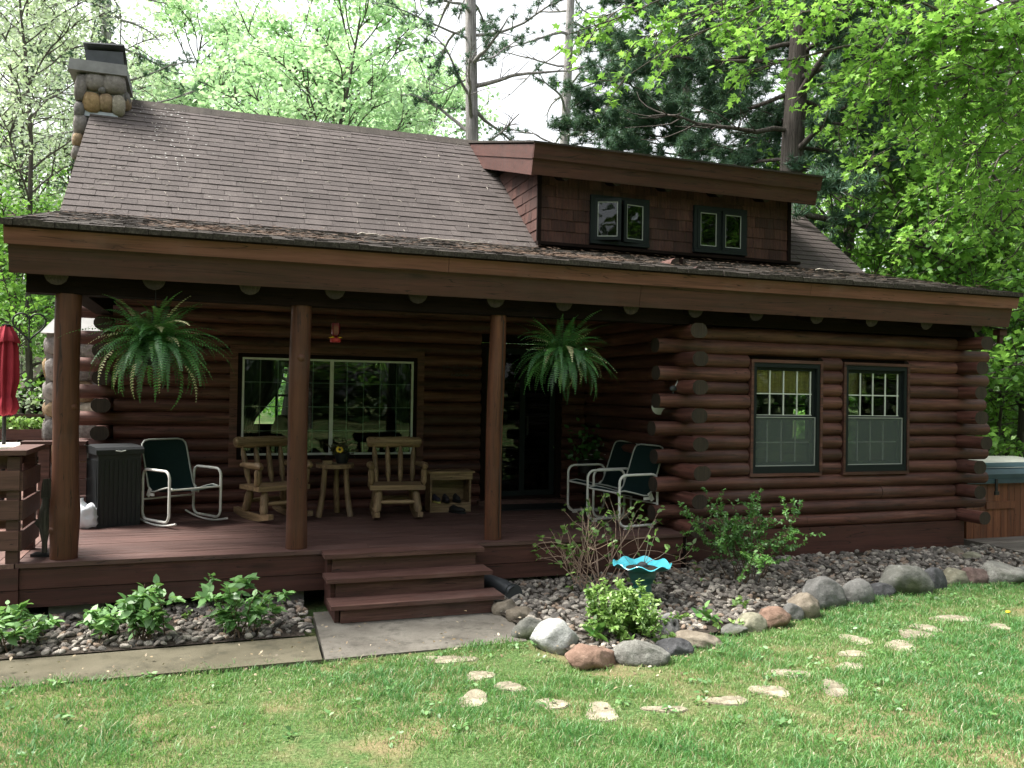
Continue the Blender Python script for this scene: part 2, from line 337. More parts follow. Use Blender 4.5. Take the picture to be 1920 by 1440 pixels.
# gravel beds: height rises to the house on the right
def bed_z(x, y):
    e = edge_y(x); f = np.clip((y-e-.15)/(.3-e-.15), 0, 1)
    return np.where(x < 1.7, -.475, lawn_z(x, e)+.02+(-.385-lawn_z(x, e))*f*np.clip((x-1.7)/2.5, .1, 1))
def bed(name, x0, x1, yf, y1, step=.12):
    xs = np.arange(x0, x1+.01, step); rows = 14; X = np.repeat(xs[None], rows, 0); F = np.linspace(0, 1, rows)[:, None]
    Y = yf(xs)[None]+(y1-yf(xs))[None]*F; Z = bed_z(X, Y); V = np.stack([X, Y, Z], -1).reshape(-1, 3); n = len(xs); I = np.arange(rows-1)[:, None]*n+np.arange(n-1)[None]
    return struct(link(name, np_mesh(name, V, np.stack([I, I+1, I+n+1, I+n], -1).reshape(-1, 4), soil_m, None, True)))
bed('gravel_bed', -6, .80, lambda x: np.full_like(x, -1.03), .8)
bed('gravel_bed', 2.36, 9.4, lambda x: edge_y(x)+.12+np.clip(2.55-x, 0, 1)*5.5*.9, .9)

def ico(sub):
    bm = bmesh.new(); bmesh.ops.create_icosphere(bm, subdivisions=sub, radius=1); v = np.array([p.co[:] for p in bm.verts]); f = np.array([[q.index for q in p.verts] for p in bm.faces]); bm.free(); return v, f
IV, IF = ico(2)
def gravel(name, pts, size, mat):
    n = len(pts); V = np.repeat(IV[None], n, 0)*(1+NR.normal(0, .10, (n, len(IV), 1)))
    V *= np.stack([NR.uniform(.75, 1.35, n), NR.uniform(.6, 1.0, n), NR.uniform(.42, .75, n)], -1)[:, None]*size[:, None, None]
    a = NR.uniform(0, 6.28, n); ca, sa = np.cos(a)[:, None], np.sin(a)[:, None]; t = NR.normal(0, .3, n)[:, None]
    x, y, z = V[..., 0]*ca-V[..., 1]*sa, V[..., 0]*sa+V[..., 1]*ca, V[..., 2]; z = z+x*t
    V = np.stack([x, y, z], -1)+pts[:, None]; F = (IF[None]+(np.arange(n)*len(IV))[:, None, None]).reshape(-1, 3)
    return link(name, np_mesh(name, V.reshape(-1, 3), F, mat, None, True))
def scatter(n, x0, x1, f0, f1):
    x = NR.uniform(x0, x1, n*3); y = NR.uniform(-2.5, .9, n*3); k = (y > f0(x)) & (y < f1(x)); x, y = x[k][:n], y[k][:n]
    s = NR.uniform(.018, .040, len(x))**1.0; return np.stack([x, y, bed_z(x, y)+s*NR.uniform(.0, .5, len(x))], -1), s
gl = [scatter(1500, -2.6, .8, lambda x: np.full_like(x, -1.0), lambda x: np.full_like(x, .35)),
      scatter(4200, 2.40, 9.2, lambda x: edge_y(x)+.22+np.clip(2.6-x, 0, 1)*5, lambda x: np.where(x < 4.75, .35, .24))]
P = np.concatenate([g[0] for g in gl]); S = np.concatenate([g[1] for g in gl]); which = NR.choice(4, len(P), p=[.48, .24, .18, .10])
for k, nm in enumerate(['mid grey', 'pale grey', 'dark grey', 'brownish']):
    tag(gravel('gravel', P[which == k], S[which == k], GRV[k]), nm+' pebbles mixed through the gravel beds along the cabin', 'gravel', kind='stuff')

# ------------------------------------------------------------------ the log cabin
cabin = thing('log_cabin', 'red-brown log cabin with covered porch, stone chimney and shed dormer', 'cabin', (0, 0, 0))
ZC = lambda i: .03+.152*i
def logmesh(axis, a0, a1, pos, z, r=.086):
    L = a1-a0; n = max(2, int(L/.35)); pts = []; rr = []
    ph = R.uniform(0, 9); k0 = R.uniform(-.004, .004)
    for i in range(n+1):
        a = a0+L*i/n; w = .006*math.sin(ph+a*1.7)+k0; q = r*(1+.03*math.sin(ph*2+a*2.3)+R.uniform(-.012, .012))
        pts.append((a, pos+w, z) if axis == 'x' else (pos+w, a, z)); rr.append(q)
    r_k = R.uniform(.955, 1.05); rr = [q*r_k for q in rr]; b = MB(); b.tube(pts, rr, 14, 0, 1)
    hw = R.uniform(1.10, 1.22); b.v = [(x, pos+(y-pos)*hw, zz) if axis == 'x' else (pos+(x-pos)*hw, y, zz) for x, y, zz in b.v]
    zt = z+.0785; zb = z-.0785                                   # flat bed faces top and bottom
    b.v = [(x, y, min(max(zz, zb), zt)) for x, y, zz in b.v]; return b
def log_wall(name, axis, pos, a0, a1, rows, openings=(), ext=((0, 0), (0, 0)), inner=1, sill=None):
    zs = [ZC(i) for i in rows]; zb, ztp = zs[0]-.08, zs[-1]+.08
    bk = MB(); A = sorted({a0, a1, *[o[0] for o in openings], *[o[1] for o in openings]}); Z = sorted({zb, ztp, *[min(max(o[2], zb), ztp) for o in openings], *[min(max(o[3], zb), ztp) for o in openings]})
    for i in range(len(A)-1):
        for j in range(len(Z)-1):
            ca, cz = (A[i]+A[i+1])/2, (Z[j]+Z[j+1])/2
            if any(o[0] < ca < o[1] and o[2] < cz < o[3] for o in openings): continue
            p0, p1 = sorted((pos, pos+.06*inner))
            if axis == 'x': bk.bx(A[i], A[i+1], p0, p1, Z[j], Z[j+1])
            else: bk.bx(p0, p1, A[i], A[i+1], Z[j], Z[j+1])
    if sill: sill(bk)
    w = obj(name, bk, dark_wood if axis == 'x' else dark_wood_y, cabin)
    for i in rows:
        z = ZC(i); e = [q+(R.uniform(-.05, .05) if q else 0) for q in ext[i % 2]]; segs = [(a0-e[0], a1+e[1])]
        for o in openings:
            if o[2]-.055 < z < o[3]+.055:
                ns = []
                for s in segs:
                    if o[1] <= s[0] or o[0] >= s[1]: ns.append(s)
                    else:
                        if o[0]-s[0] > .05: ns.append((s[0], o[0]))
                        if s[1]-o[1] > .05: ns.append((o[1], s[1]))
                segs = ns
        if axis == 'x' and a1-a0 > 3 and len(segs) == 1 and R.random() < .4:      # a butt joint in a long course
            s = segs[0]; m = s[0]+(s[1]-s[0])*R.uniform(.35, .7); segs = [(s[0], m-.002), (m+.002, s[1])]
        for s in segs: obj('log', logmesh(axis, s[0], s[1], pos, z), [wx if axis == 'x' else wy, log_end], w, 60)
    return w
W1 = (5.70, 6.705); W2 = (6.985, 7.99); WZ = (.545, 1.895)
# block at the right: front wall and its two side walls
def sill_front(bk): pass
log_wall('front_wall', 'x', .335, 4.99, 8.75, range(0, 15), [(W1[0], W1[1], *WZ), (W2[0], W2[1], *WZ)], ((0, 0), (.43, .50)))
log_wall('block_side_wall', 'y', 4.88, .45, 2.72, range(0, 20), (), ((.50, 0), (0, 0)))
log_wall('right_wall', 'y', 8.86, .45, 7.5, range(0, 15), [(1.35, 2.35, .75, 1.9), (3.1, 4.3, .75, 1.9)], ((.50, 0), (0, 0)), -1)
log_wall('porch_wall', 'x', 2.785, -1.06, 4.79, range(0, 20), [(.25, 2.47, .59, 1.90), (3.30, 4.45, -.06, 2.12)], ((0, 0), (.40, 0)))
log_wall('left_wall', 'y', -1.16, 2.88, 7.5, range(0, 15), (), ((.47, 0), (0, 0)))
log_wall('back_wall', 'x', 7.55, -1.1, 8.9, range(0, 15), [(.55, 1.55, .8, 1.9)], ((0, 0), (.3, .3)), -1)
b = MB(); b.bx(4.80, 8.885, .245, .30, -.47, -.045); obj('sill_board', b, fascia_low, cabin)
b = MB(); b.bx(8.83, 8.885, .305, 7.5, -.47, -.045); b.bx(-1.25, -1.19, 2.7, 7.5, -.5, -.045); obj('sill_board', b, dark_wood_y, cabin)
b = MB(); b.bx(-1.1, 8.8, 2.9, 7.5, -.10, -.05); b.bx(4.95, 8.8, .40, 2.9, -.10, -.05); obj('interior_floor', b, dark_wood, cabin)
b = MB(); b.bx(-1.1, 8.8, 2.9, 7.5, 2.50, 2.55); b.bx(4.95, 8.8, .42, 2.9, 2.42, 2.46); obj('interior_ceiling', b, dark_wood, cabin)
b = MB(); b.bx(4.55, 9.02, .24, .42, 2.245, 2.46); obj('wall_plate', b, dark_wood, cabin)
# roof planes
XL, XR = -1.595, 9.218
PS = .2223; KY, KZ = 2.365, 3.338; zp = lambda y: 2.75+PS*(y+.28); MS = .80; RY, RZ = 4.983, 5.432; zm = lambda y: KZ+MS*(y-KY)
b = MB(); b.prism([(-.26, zp(-.26)-.03), (KY+.1, zp(KY+.1)-.03), (KY+.1, zp(KY+.1)-.22), (-.02, zp(-.02)-.24)], 'x', XL+.02, XR-.02)
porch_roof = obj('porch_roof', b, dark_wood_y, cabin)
b = MB(); b.prism([(KY, zm(KY)-.03), (RY, RZ-.03), (8.5, RZ-.03-.78*(8.5-RY)), (8.5, RZ-.2-.78*(8.5-RY)), (RY, RZ-.2), (KY, zm(KY)-.22)], 'x', XL+.01, XR-.01)
main_roof = obj('main_roof', b, dark_wood_y, cabin)
b = MB(); b.prism([(RY+.002, RZ-.012), (8.55, RZ-.012-.78*(8.55-RY)), (8.55, RZ-.028-.78*(8.55-RY)), (RY+.002, RZ-.028)], 'x', XL, XR); obj('rear_shingles', b, shingle_m, main_roof)
# porch roof shakes: seen at a grazing angle, far smaller than can be picked apart
b = MB()
n_r = 15
for r_ in range(n_r):
    y0 = -.285+r_*(KY+.30)/n_r; x = XL-.005
    while x < XR:
        w = R.uniform(.07, .22); w = min(w, XR+.005-x); t0 = R.uniform(.006, .018); yj = y0+R.uniform(-.02, .02) if r_ else y0+R.uniform(-.012, .012)
        x0, x1 = x+.002, x+w-.002; ye = yj+.27; lo = -.035 if r_ == 0 else -.02
        za, zb_ = zp(yj)+t0, zp(ye)+.004
        b.add([(x0, yj, zp(yj)+lo), (x1, yj, zp(yj)+lo), (x1, ye, zb_-.02), (x0, ye, zb_-.02), (x0, yj, za), (x1, yj, za+R.uniform(-.004, .004)), (x1, ye, zb_), (x0, ye, zb_)],
              [(0, 1, 5, 4), (4, 5, 6, 7), (1, 2, 6, 5), (0, 4, 7, 3), (2, 3, 7, 6), (3, 2, 1, 0)]); x += w
o = obj('shakes', b, shake_m, porch_roof); o['kind'] = 'stuff'
# asphalt shingles on the main roof: one mesh per width, each shingle an object (300), the rest joined
EXPO = .1395; NROW = 24; ang = math.atan(MS); ROTM = Matrix.Rotation(ang, 3, 'X')
def shingle_mb(w, b=None, org=None, lift=0):
    b = b or MB(); vs = []
    for (x, y, z) in [(.002, 0, -.006), (w-.002, 0, -.006), (w-.002, .19, -.006), (.002, .19, -.006), (.002, 0, .013+lift), (w-.002, 0, .013), (w-.002, .19, .002), (.002, .19, .002)]:
        p = Vector((x, y, z))
        if org is not None: p = ROTM @ p+Vector(org)
        vs.append(p)
    return b.add(vs, [(0, 1, 5, 4), (4, 5, 6, 7), (1, 2, 6, 5), (0, 4, 7, 3), (2, 3, 7, 6), (3, 2, 1, 0)])
sh_w = [.26, .30, .33]; sh_me = [shingle_mb(w).mesh('shingle', shingle_m) for w in sh_w]
joined = MB(); count = 0; slots = []
for r_ in range(NROW):
    s = r_*EXPO; y, z = KY+s*math.cos(ang), KZ+s*math.sin(ang)
    for xa, xb in ((XL, 3.95), (7.80, XR)):
        if xa > 5 and r_ > 15: continue
        x = xa+(0 if r_ % 2 else -.15)
        while x < xb-.02:
            k = R.randrange(3); slots.append((r_, max(x, xa), y, z, k, min(sh_w[k], xb-x, x+sh_w[k]-xa))); x += sh_w[k]
for (r_, x, y, z, k, w) in slots:
    y += R.uniform(-.004, .004)
    if count < 300 and x < 3.7 and abs(w-sh_w[k]) < 1e-6 and 1 <= r_ <= 19:
        link('shingle', sh_me[k], main_roof, (x, y, z+R.uniform(0, .002)), (ang, 0, R.uniform(-.004, .004))); count += 1
    else: shingle_mb(w, joined, (x, y, z), R.uniform(0, .004))
o = obj('shingles', joined, shingle_m, main_roof); o['kind'] = 'stuff'
b = MB(); x = XL
while x < XR:
    w = .3; b.prism([(RY-.17, RZ-.13+.012), (RY, RZ+.022+R.uniform(0, .008)), (RY+.17, RZ-.13+.012), (RY+.17, RZ-.14), (RY-.17, RZ-.15)], 'x', x, min(x+w-.004, XR)); x += w
obj('ridge_cap', b, shake_m, main_roof)
# needle litter and fallen twigs on the roof
lv, lf = [], []
for k in range(3000):
    if k < 1800: u0 = R.choice([(-.55, .45), (.1, 1.0), (2.4, .9), (3.2, .6)]); x = R.gauss(u0[0]+.4, u0[1]*.45); y = -.2+abs(R.gauss(0, .35))*R.uniform(.2, 1.6)
    else: x = R.uniform(XL, XR); y = R.uniform(-.25, KY)
    if not XL < x < XR or y > KY: continue
    a = R.uniform(-.5, .5); L = R.uniform(.03, .09); z = zp(y)+.030+R.uniform(0, .02); dx, dy = math.cos(a)*L, math.sin(a)*L*.5; n0 = len(lv)
    lv += [(x, y, z), (x+dx, y+dy, z+dy*PS+R.uniform(-.006, .015)), (x+dx*.5, y+dy*.5+.007, z+.004)]; lf.append((n0, n0+1, n0+2))
litter_m = plain('needle_litter', (.105, .066, .044), .9, .4, 30)
o = link('needle_litter', np_mesh('needle_litter', lv, lf, litter_m), porch_roof); o['kind'] = 'stuff'
b = MB(); pale_twig = plain('pale_twig', (.38, .34, .29), .9, .3, 20)
for k in range(150):
    x = R.uniform(XL+.1, 3.8) if R.random() < .7 else R.gauss(-.9, .35); s = R.uniform(0, 3.2); y = KY+s*math.cos(ang); z = KZ+s*math.sin(ang)+.018; a = R.uniform(0, 3.14); L = R.uniform(.02, .07)
    if not XL < x < 3.8: continue
    b.tube([(x, y, z), (x+math.cos(a)*L*.5, y+math.sin(a)*L*.4, z+math.sin(a)*L*.33+.008), (x+math.cos(a)*L, y+math.sin(a)*L*.8, z+math.sin(a)*L*.64)], .0035, 3)
o = obj('fallen_twigs', b, pale_twig, main_roof); o['kind'] = 'stuff'
fv, ff = [], []
for k in range(90):
    x = R.gauss(-.62, .22); sl = 3.2-abs(R.gauss(0, 1.1)); 
    if sl < .2 or x < XL: continue
    a = R.uniform(0, 3); L = R.uniform(.006, .016); y = KY+sl*math.cos(ang); z = KZ+sl*math.sin(ang)+.020; q0 = len(fv)
    for (p_, q_) in ((-1, -.5), (1, -.6), (.9, .5), (-.8, .7)): fv.append((x+p_*L*.7, y+q_*L*math.cos(ang), z+q_*L*math.sin(ang)))
    ff.append((q0, q0+1, q0+2, q0+3))
o = link('lichen_flecks', np_mesh('lichen_flecks', fv, ff, plain('pale_lichen', (.42, .42, .40), .95, .2)), main_roof); o['kind'] = 'stuff'
for (u, v, du) in ((860, 440, 60), (705, 432, 26), (1585, 482, 26)):
    p = [wp(u-du+2*du*i/6, v+R.uniform(-5, 5)+6*math.sin(i), .9) for i in range(7)]
    p = [(q[0], q[1]+.3, zp(q[1]+.3)+.045+.02*abs(math.sin(i*1.3))) for i, q in enumerate(p)]
    tag(obj('fallen_twig', MB().tube(p, [.008, .008, .007, .006, .005, .004, .003], 5), pale_twig), {860: 'long bare twig lying on the porch roof below the dormer', 705: 'short curled twig on the porch roof left of centre', 1585: 'bowed twig on the porch roof under the dormer right end'}[u], 'twig')
# fascia boards, tilted square to the roof
def tilt_board(name, x0, x1, y, z, h, th, tilt, mat, parent):      # top front edge at y,z
    Rm = Matrix.Rotation(tilt, 3, 'X'); b = MB(); c = Rm @ Vector((0, th/2, -h/2)); b.box(((x0+x1)/2, y+c.y, z+c.z), (x1-x0, th, h), Rm); return obj(name, b, mat, parent)
TL = .235
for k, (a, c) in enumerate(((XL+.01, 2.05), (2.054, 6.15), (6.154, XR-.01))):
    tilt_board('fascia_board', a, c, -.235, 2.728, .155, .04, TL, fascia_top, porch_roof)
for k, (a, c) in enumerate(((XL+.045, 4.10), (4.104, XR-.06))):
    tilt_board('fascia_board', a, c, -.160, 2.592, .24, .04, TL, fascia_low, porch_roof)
for xx, wd in ((XL+.03, .04), (XR-.07, .04)):                      # rake boards down the ends
    b = MB(); b.prism([(-.155, 2.60), (KY, zp(KY)-.035), (KY, zp(KY)-.36), (-.10, 2.36)], 'x', xx, xx+wd); obj('rake_board', b, fascia_low, porch_roof)
    b = MB(); b.prism([(KY+.002, zm(KY)-.035), (RY, RZ-.035), (8.5, RZ-.035-.78*(8.5-RY)), (8.5, RZ-.28-.78*(8.5-RY)), (RY, RZ-.28), (KY+.002, zm(KY)-.28)], 'x', xx, xx+wd); obj('rake_board', b, fascia_low, main_roof)
# log rafters, ends showing under the fascia
for x in (-1.23, -.49, .29, 1.03, 1.80, 2.57, 3.29, 4.04, 4.80, 5.56, 6.36, 7.13, 7.94, 8.72):
    y1 = 2.68 if x < 4.7 else .5
    b = MB(); b.tube([(x, y, 2.375+PS*(y+.06)+.003*math.sin(5*y)) for y in (-.065, .4, 1.0, 1.6, 2.2, y1)] if x < 4.7 else [(x, -.065, 2.375), (x, y1, 2.375+PS*(y1+.06))], .092, 14, 0, 1)
    obj('rafter', b, [dark_wood_y, log_end], porch_roof, 60)
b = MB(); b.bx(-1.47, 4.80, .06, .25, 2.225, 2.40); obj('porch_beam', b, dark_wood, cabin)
b = MB(); b.bx(-1.25, -1.08, .25, 2.62, 2.26, 2.40); obj('side_beam', b, dark_wood_y, cabin)
# porch posts: whole peeled logs with knots
def post(x, r, lean, knots, seed):
    rr = random.Random(seed); b = MB(); pts = []; rad = []
    n = 16
    for i in range(n+1):
        z = .002+2.225*i/n; k = sum(a*math.exp(-((z-zk)/w)**2) for zk, a, w in knots)
        pts.append((x+lean*(z-1.1)+.008*math.sin(z*2.1+seed), .15+.006*math.sin(z*1.7+seed*2), z)); rad.append(r*(1+.03*math.sin(z*3+seed)+rr.uniform(-.012, .012))*(1.06-.06*i/n)+k)
    b.tube(pts, rad, 20); o = obj('post', b, post_m, cabin, 60)
    for zk, a, w in knots:
        an = rr.uniform(3.7, 5.6); q = MB(); c = Vector((x+lean*(zk-1.1)+math.cos(an)*r*.97, .15+math.sin(an)*r*.97, zk)); d = Vector((math.cos(an), math.sin(an), .2))
        q.tube([c-d*.02, c+d*.008, c+d*.018], [.045, .034, .014], 10); obj('knot', q, post_m, o, 60)
    return o
post(-1.165, .100, .004, [(1.28, .010, .08), (.42, .012, .10), (.25, .006, .08)], 1)
post(.748, .089, .006, [(1.75, .004, .1)], 2)
p3 = post(2.655, .080, .007, [], 3)
b = MB(); b.box((2.655+.035, .15-.0785, 1.1), (.006, .006, 2.15), Matrix.Rotation(.007, 3, 'Y')); obj('drying_crack', b, black_metal, p3)
# dormer
DX0, DX1, DY = 3.94, 7.85, 2.40; EYD, EZD = 1.985, 4.640; DSL = (RZ-.01-EZD)/(RY-EYD); dz = lambda y: EZD+DSL*(y-EYD)
b = MB()
DW = [(4.72, 5.49, 3.50, 4.06), (6.29, 7.05, 3.50, 4.06)]
def panel(b, a0, a1, z0, z1, ops, y0, y1):
    A = sorted({a0, a1, *[q for o in ops for q in o[:2]]}); Z = sorted({z0, z1, *[q for o in ops for q in o[2:]]})
    for i in range(len(A)-1):
        for j in range(len(Z)-1):
            ca, cz = (A[i]+A[i+1])/2, (Z[j]+Z[j+1])/2
            if not any(o[0] < ca < o[1] and o[2] < cz < o[3] for o in ops): b.bx(A[i], A[i+1], y0, y1, Z[j], Z[j+1])
panel(b, DX0, DX1, 3.30, dz(DY)-.06, DW, DY, DY+.10)
for xx in (DX0+.001, DX1-.101): b.prism([(DY+.1, 3.3), (DY+.1, dz(DY+.1)-.06), (RY-.1, dz(RY-.1)-.06), (RY-.1, 4.6)], 'x', xx, xx+.10)
dormer = obj('dormer', b, dark_wood, cabin)
b = MB(); b.prism([(EYD, EZD-.03), (RY, RZ-.03), (RY, RZ-.22), (EYD+.05, EZD-.2)], 'x', 3.74, 8.09); droof = obj('dormer_roof', b, dark_wood_y, cabin)
b = MB(); b.prism([(EYD-.035, EZD-.028-.01), (RY+.02, RZ+.005), (RY+.02, RZ-.025), (EYD-.035, EZD-.062)], 'x', 3.70, 8.13); obj('roofing_sheet', b, shake_m, droof)
TD = math.atan(DSL)+.03
tilt_board('fascia_board', 3.725, 8.105, EYD-.005, EZD-.050, .19, .035, TD, fascia_low, droof); tilt_board('fascia_board', 3.745, 8.07, EYD+.085, EZD-.222, .20, .035, TD, fascia_low, droof)
for x0, x1 in ((3.722, 3.752), (8.078, 8.108)):
    b = MB(); b.prism([(EYD+.03, EZD-.066), (RY-.1, dz(RY-.1)-.04), (RY-.1, dz(RY-.1)-.21), (EYD+.075, EZD-.235)], 'x', x0, x1); obj('rake_board', b, fascia_low, droof)
    b = MB(); b.prism([(EYD+.09, EZD-.240), (RY-.4, dz(RY-.4)-.216), (RY-.4, dz(RY-.4)-.40), (EYD+.14, EZD-.425)], 'x', x0+(.014 if x0 < 5 else -.014), x1+(.014 if x0 < 5 else -.014)); obj('rake_board', b, fascia_low, droof)
for x in (4.22, 4.95, 5.72, 6.52, 7.28):
    b = MB(); b.tube([(x, EYD+.16, EZD-.37), (x, DY+.05, EZD-.37+DSL*.27)], .075, 12, 0, 1); obj('rafter_end', b, [dark_wood_y, log_end], droof, 60)
def shake_piece(x0, x1, y, z0, z1, th, axis='x'):
    b = MB(); j = R.uniform(-.004, .004)
    if axis == 'x': b.add([(x0, y-th, z0+j), (x1, y-th, z0-j), (x1, y, z0-j), (x0, y, z0+j), (x0, y-.004, z1), (x1, y-.004, z1), (x1, y, z1), (x0, y, z1)], [(0, 1, 5, 4), (4, 5, 6, 7), (1, 2, 6, 5), (0, 4, 7, 3), (2, 3, 7, 6), (3, 2, 1, 0)])
    else: b.add([(y-th, x0, z0+j), (y-th, x1, z0-j), (y, x1, z0-j), (y, x0, z0+j), (y-.004, x0, z1), (y-.004, x1, z1), (y, x1, z1), (y, x0, z1)], [(0, 1, 5, 4), (4, 5, 6, 7), (1, 2, 6, 5), (0, 4, 7, 3), (2, 3, 7, 6), (3, 2, 1, 0)])
    return obj('shingle', b, shake_wall, dormer)
for r_ in range(7):
    z0 = 3.44+r_*.148; z1 = min(z0+.19, dz(DY)-.08)
    x = DX0-.012
    while x < DX1:
        w = R.uniform(.10, .27); w = min(w, DX1+.012-x); xs = [(x+.0015, x+w-.0015)]
        for o in DW:
            if o[2]-.05 < (z0+.1) < o[3]+.03:
                xs = [q for s in xs for q in (((s[0], min(s[1], o[0]-.05)), (max(s[0], o[1]+.05), s[1])))  if q[1]-q[0] > .02] if any(s[1] > o[0]-.05 and s[0] < o[1]+.05 for s in xs) else xs
        for s in xs: shake_piece(s[0], s[1], DY-.001, z0, z1, R.uniform(.014, .02))
        x += w
for r_ in range(8):
    z0 = 3.44+r_*.148; y = DY-.004; yend = min(KY+(z0+.19-KZ)/MS+.05, 3.9)
    while y < yend:
        w = R.uniform(.11, .26); shake_piece(y+.0015, y+w-.0015, DX0-.001, z0, min(z0+.19, dz(y)-.1), R.uniform(.014, .02), 'y'); y += w
b = MB(); b.bx(DX0-.02, DX0+.035, DY-.035, DY-.004, 3.40, 4.30); b.bx(DX1-.03, DX1+.02, DY-.035, DY-.004, 3.42, 4.30); obj('corner_board', b, dark_wood, dormer)
b = MB(); b.bx(DX0-.03, DX1+.14, DY-.10, DY-.02, 3.385, 3.425); obj('skirt_board', b, dark_wood, dormer)
def casement(parent, x0, x1, z0, z1, y, swing=0):
    w = MB(); w.bx(x0-.05, x1+.05, y-.03, y+.03, z1, z1+.045); w.bx(x0-.05, x1+.05, y-.045, y+.03, z0-.045, z0); w.bx(x0-.05, x0, y-.03, y+.03, z0, z1); w.bx(x1, x1+.05, y-.03, y+.03, z0, z1); xm = (x0+x1)/2; w.bx(xm-.022, xm+.022, y-.012, y+.03, z0, z1)
    win = obj('dormer_window', w, green_frame, parent)
    for k, (a, c) in enumerate(((x0+.004, xm-.026), (xm+.026, x1-.004))):
        s = MB(); W = c-a; d = .045; h0, h1 = z0+.004, z1-.004
        s.bx(0, W, -.02, .02, h0, h0+d); s.bx(0, W, -.02, .02, h1-d, h1); s.bx(0, d, -.02, .02, h0+d, h1-d); s.bx(W-d, W, -.02, .02, h0+d, h1-d)
        ro = (0, 0, -swing if k == 0 else swing*.3)
        loc = (a, y-.015, 0) 
        if k == 1:
            s.v = [(p[0]-W, p[1], p[2]) for p in s.v]; loc = (c, y-.015, 0)
        sa = obj('sash', s, green_frame, win, False, loc, ro)
        g = MB(); off = -W if k == 1 else 0; g.bx(d+off, W-d+off, -.004, .004, h0+d, h1-d); obj('pane', g, glass2, win, False, loc, ro)
        m_ = MB(); e = .010; a0, a1, c0, c1 = d+off, W-d+off, h0+d, h1-d
        m_.bx(a0, a1, -.014, -.006, c0, c0+e); m_.bx(a0, a1, -.014, -.006, c1-e, c1); m_.bx(a0, a0+e, -.014, -.006, c0+e, c1-e); m_.bx(a1-e, a1, -.014, -.006, c0+e, c1-e); obj('glazing_bead', m_, grey_muntin, win, False, loc, ro)
    return win
casement(dormer, *DW[0], DY-.03, math.radians(24)); casement(dormer, *DW[1], DY-.03, 0)
b = MB(); b.bx(DX0+.12, DX1-.12, DY+1.4, DY+1.45, 3.3, 4.6); obj('loft_partition', b, dark_wood, dormer)
# gable ends
for x0 in (-1.22, 8.83):
    b = MB(); b.prism([(2.75, 2.24), (2.75, zm(2.75)-.2), (RY, RZ-.21), (7.55, RZ-.21-.78*(7.55-RY)), (7.55, 2.24)], 'x', x0, x0+.06); obj('gable_wall', b, dark_wood_y, cabin)
b = MB(); b.prism([(.32, 2.24), (.32, zp(.32)-.2), (2.75, zp(2.36)-.2), (2.75, 2.24)], 'x', 8.83, 8.89); obj('gable_wall', b, dark_wood_y, cabin)
b = MB(); b.bx(-1.2, 8.8, 2.80, 2.86, 2.95, 3.5); obj('wall_header', b, dark_wood, cabin)
# right-hand double-hung windows
def frame_mb(x0, x1, z0, z1, y0, y1, d, dt=None, db=None):
    b = MB(); dt = dt or d; db = db or d
    b.bx(x0, x1, y0, y1, z1-dt, z1); b.bx(x0, x1, y0, y1, z0, z0+db); b.bx(x0, x0+d, y0, y1, z0+db, z1-dt); b.bx(x1-d, x1, y0, y1, z0+db, z1-dt); return b
def hung_window(x0, x1, z0, z1, y):
    w = obj('window', frame_mb(x0, x1, z0, z1, y, y+.12, .040, .05, .075), green_frame, cabin)
    obj('trim', frame_mb(x0-.034, x1+.034, z0-.036, z1+.036, y-.012, y+.05, .033, .035, .035), wx, w)
    zm_ = (z0+z1)/2+.01; a, c = x0+.042, x1-.042
    obj('upper_sash', frame_mb(a, c, zm_-.03, z1-.052, y+.045, y+.085, .034, .034, .05), green_frame, w); obj('lower_sash', frame_mb(a, c, z0+.078, zm_+.012, y+.09, y+.13, .03, .05, .04), green_frame, w)
    b = MB(); b.bx(a+.03, c-.03, y+.062, y+.068, zm_+.018, z1-.084); obj('pane', b, glass, w); b = MB(); b.bx(a+.028, c-.028, y+.108, y+.114, z0+.12, zm_-.035); obj('pane', b, glass, w)
    b = MB(); W = c-a-.06; 
    for k in (1, 2, 3, 4): b.bx(a+.03+W*k*.243-.0075, a+.03+W*k*.243+.0075, y+.052, y+.061, zm_+.018, z1-.086)
    zz = zm_+.018+(z1-.086-zm_-.018)*.485; b.bx(a+.03, c-.032, y+.0505, y+.0605, zz-.0065, zz+.0065); b.bx(a+.03, c-.03, y+.049, y+.0595, zm_+.019, zm_+.027); obj('muntin_grid', b, white_paint, w)
    b = MB()
    for k in (1, 2, 3): b.bx(a+.03+W*k*.25-.007, a+.03+W*k*.25+.007, y+.098, y+.106, z0+.12, zm_-.035)
    b.bx(a+.03, c-.03, y+.0965, y+.105, (z0+zm_)/2+.02, (z0+zm_)/2+.032); obj('muntin_grid', b, white_paint, w)
    b = MB(); b.bx(a+.006, c-.006, y+.030, y+.032, z0+.085, zm_-.008); obj('insect_screen', b, screen_m, w)
    obj('screen_frame', frame_mb(a, c, z0+.078, zm_+.002, y+.022, y+.040, .009), grey_muntin, w)
    b = MB()
    for k in range(11): b.box(((a+c)/2, y+.082+.003*(k % 2), z1-.085-.026*k), (c-a+.04, .006, .0245), Matrix.Rotation(.12*(-1)**k, 3, 'X'))
    obj('bamboo_blind', b, bamboo, w); return w
hung_window(5.745, 6.66, .592, 1.848, .235); hung_window(7.03, 7.945, .592, 1.848, .235)
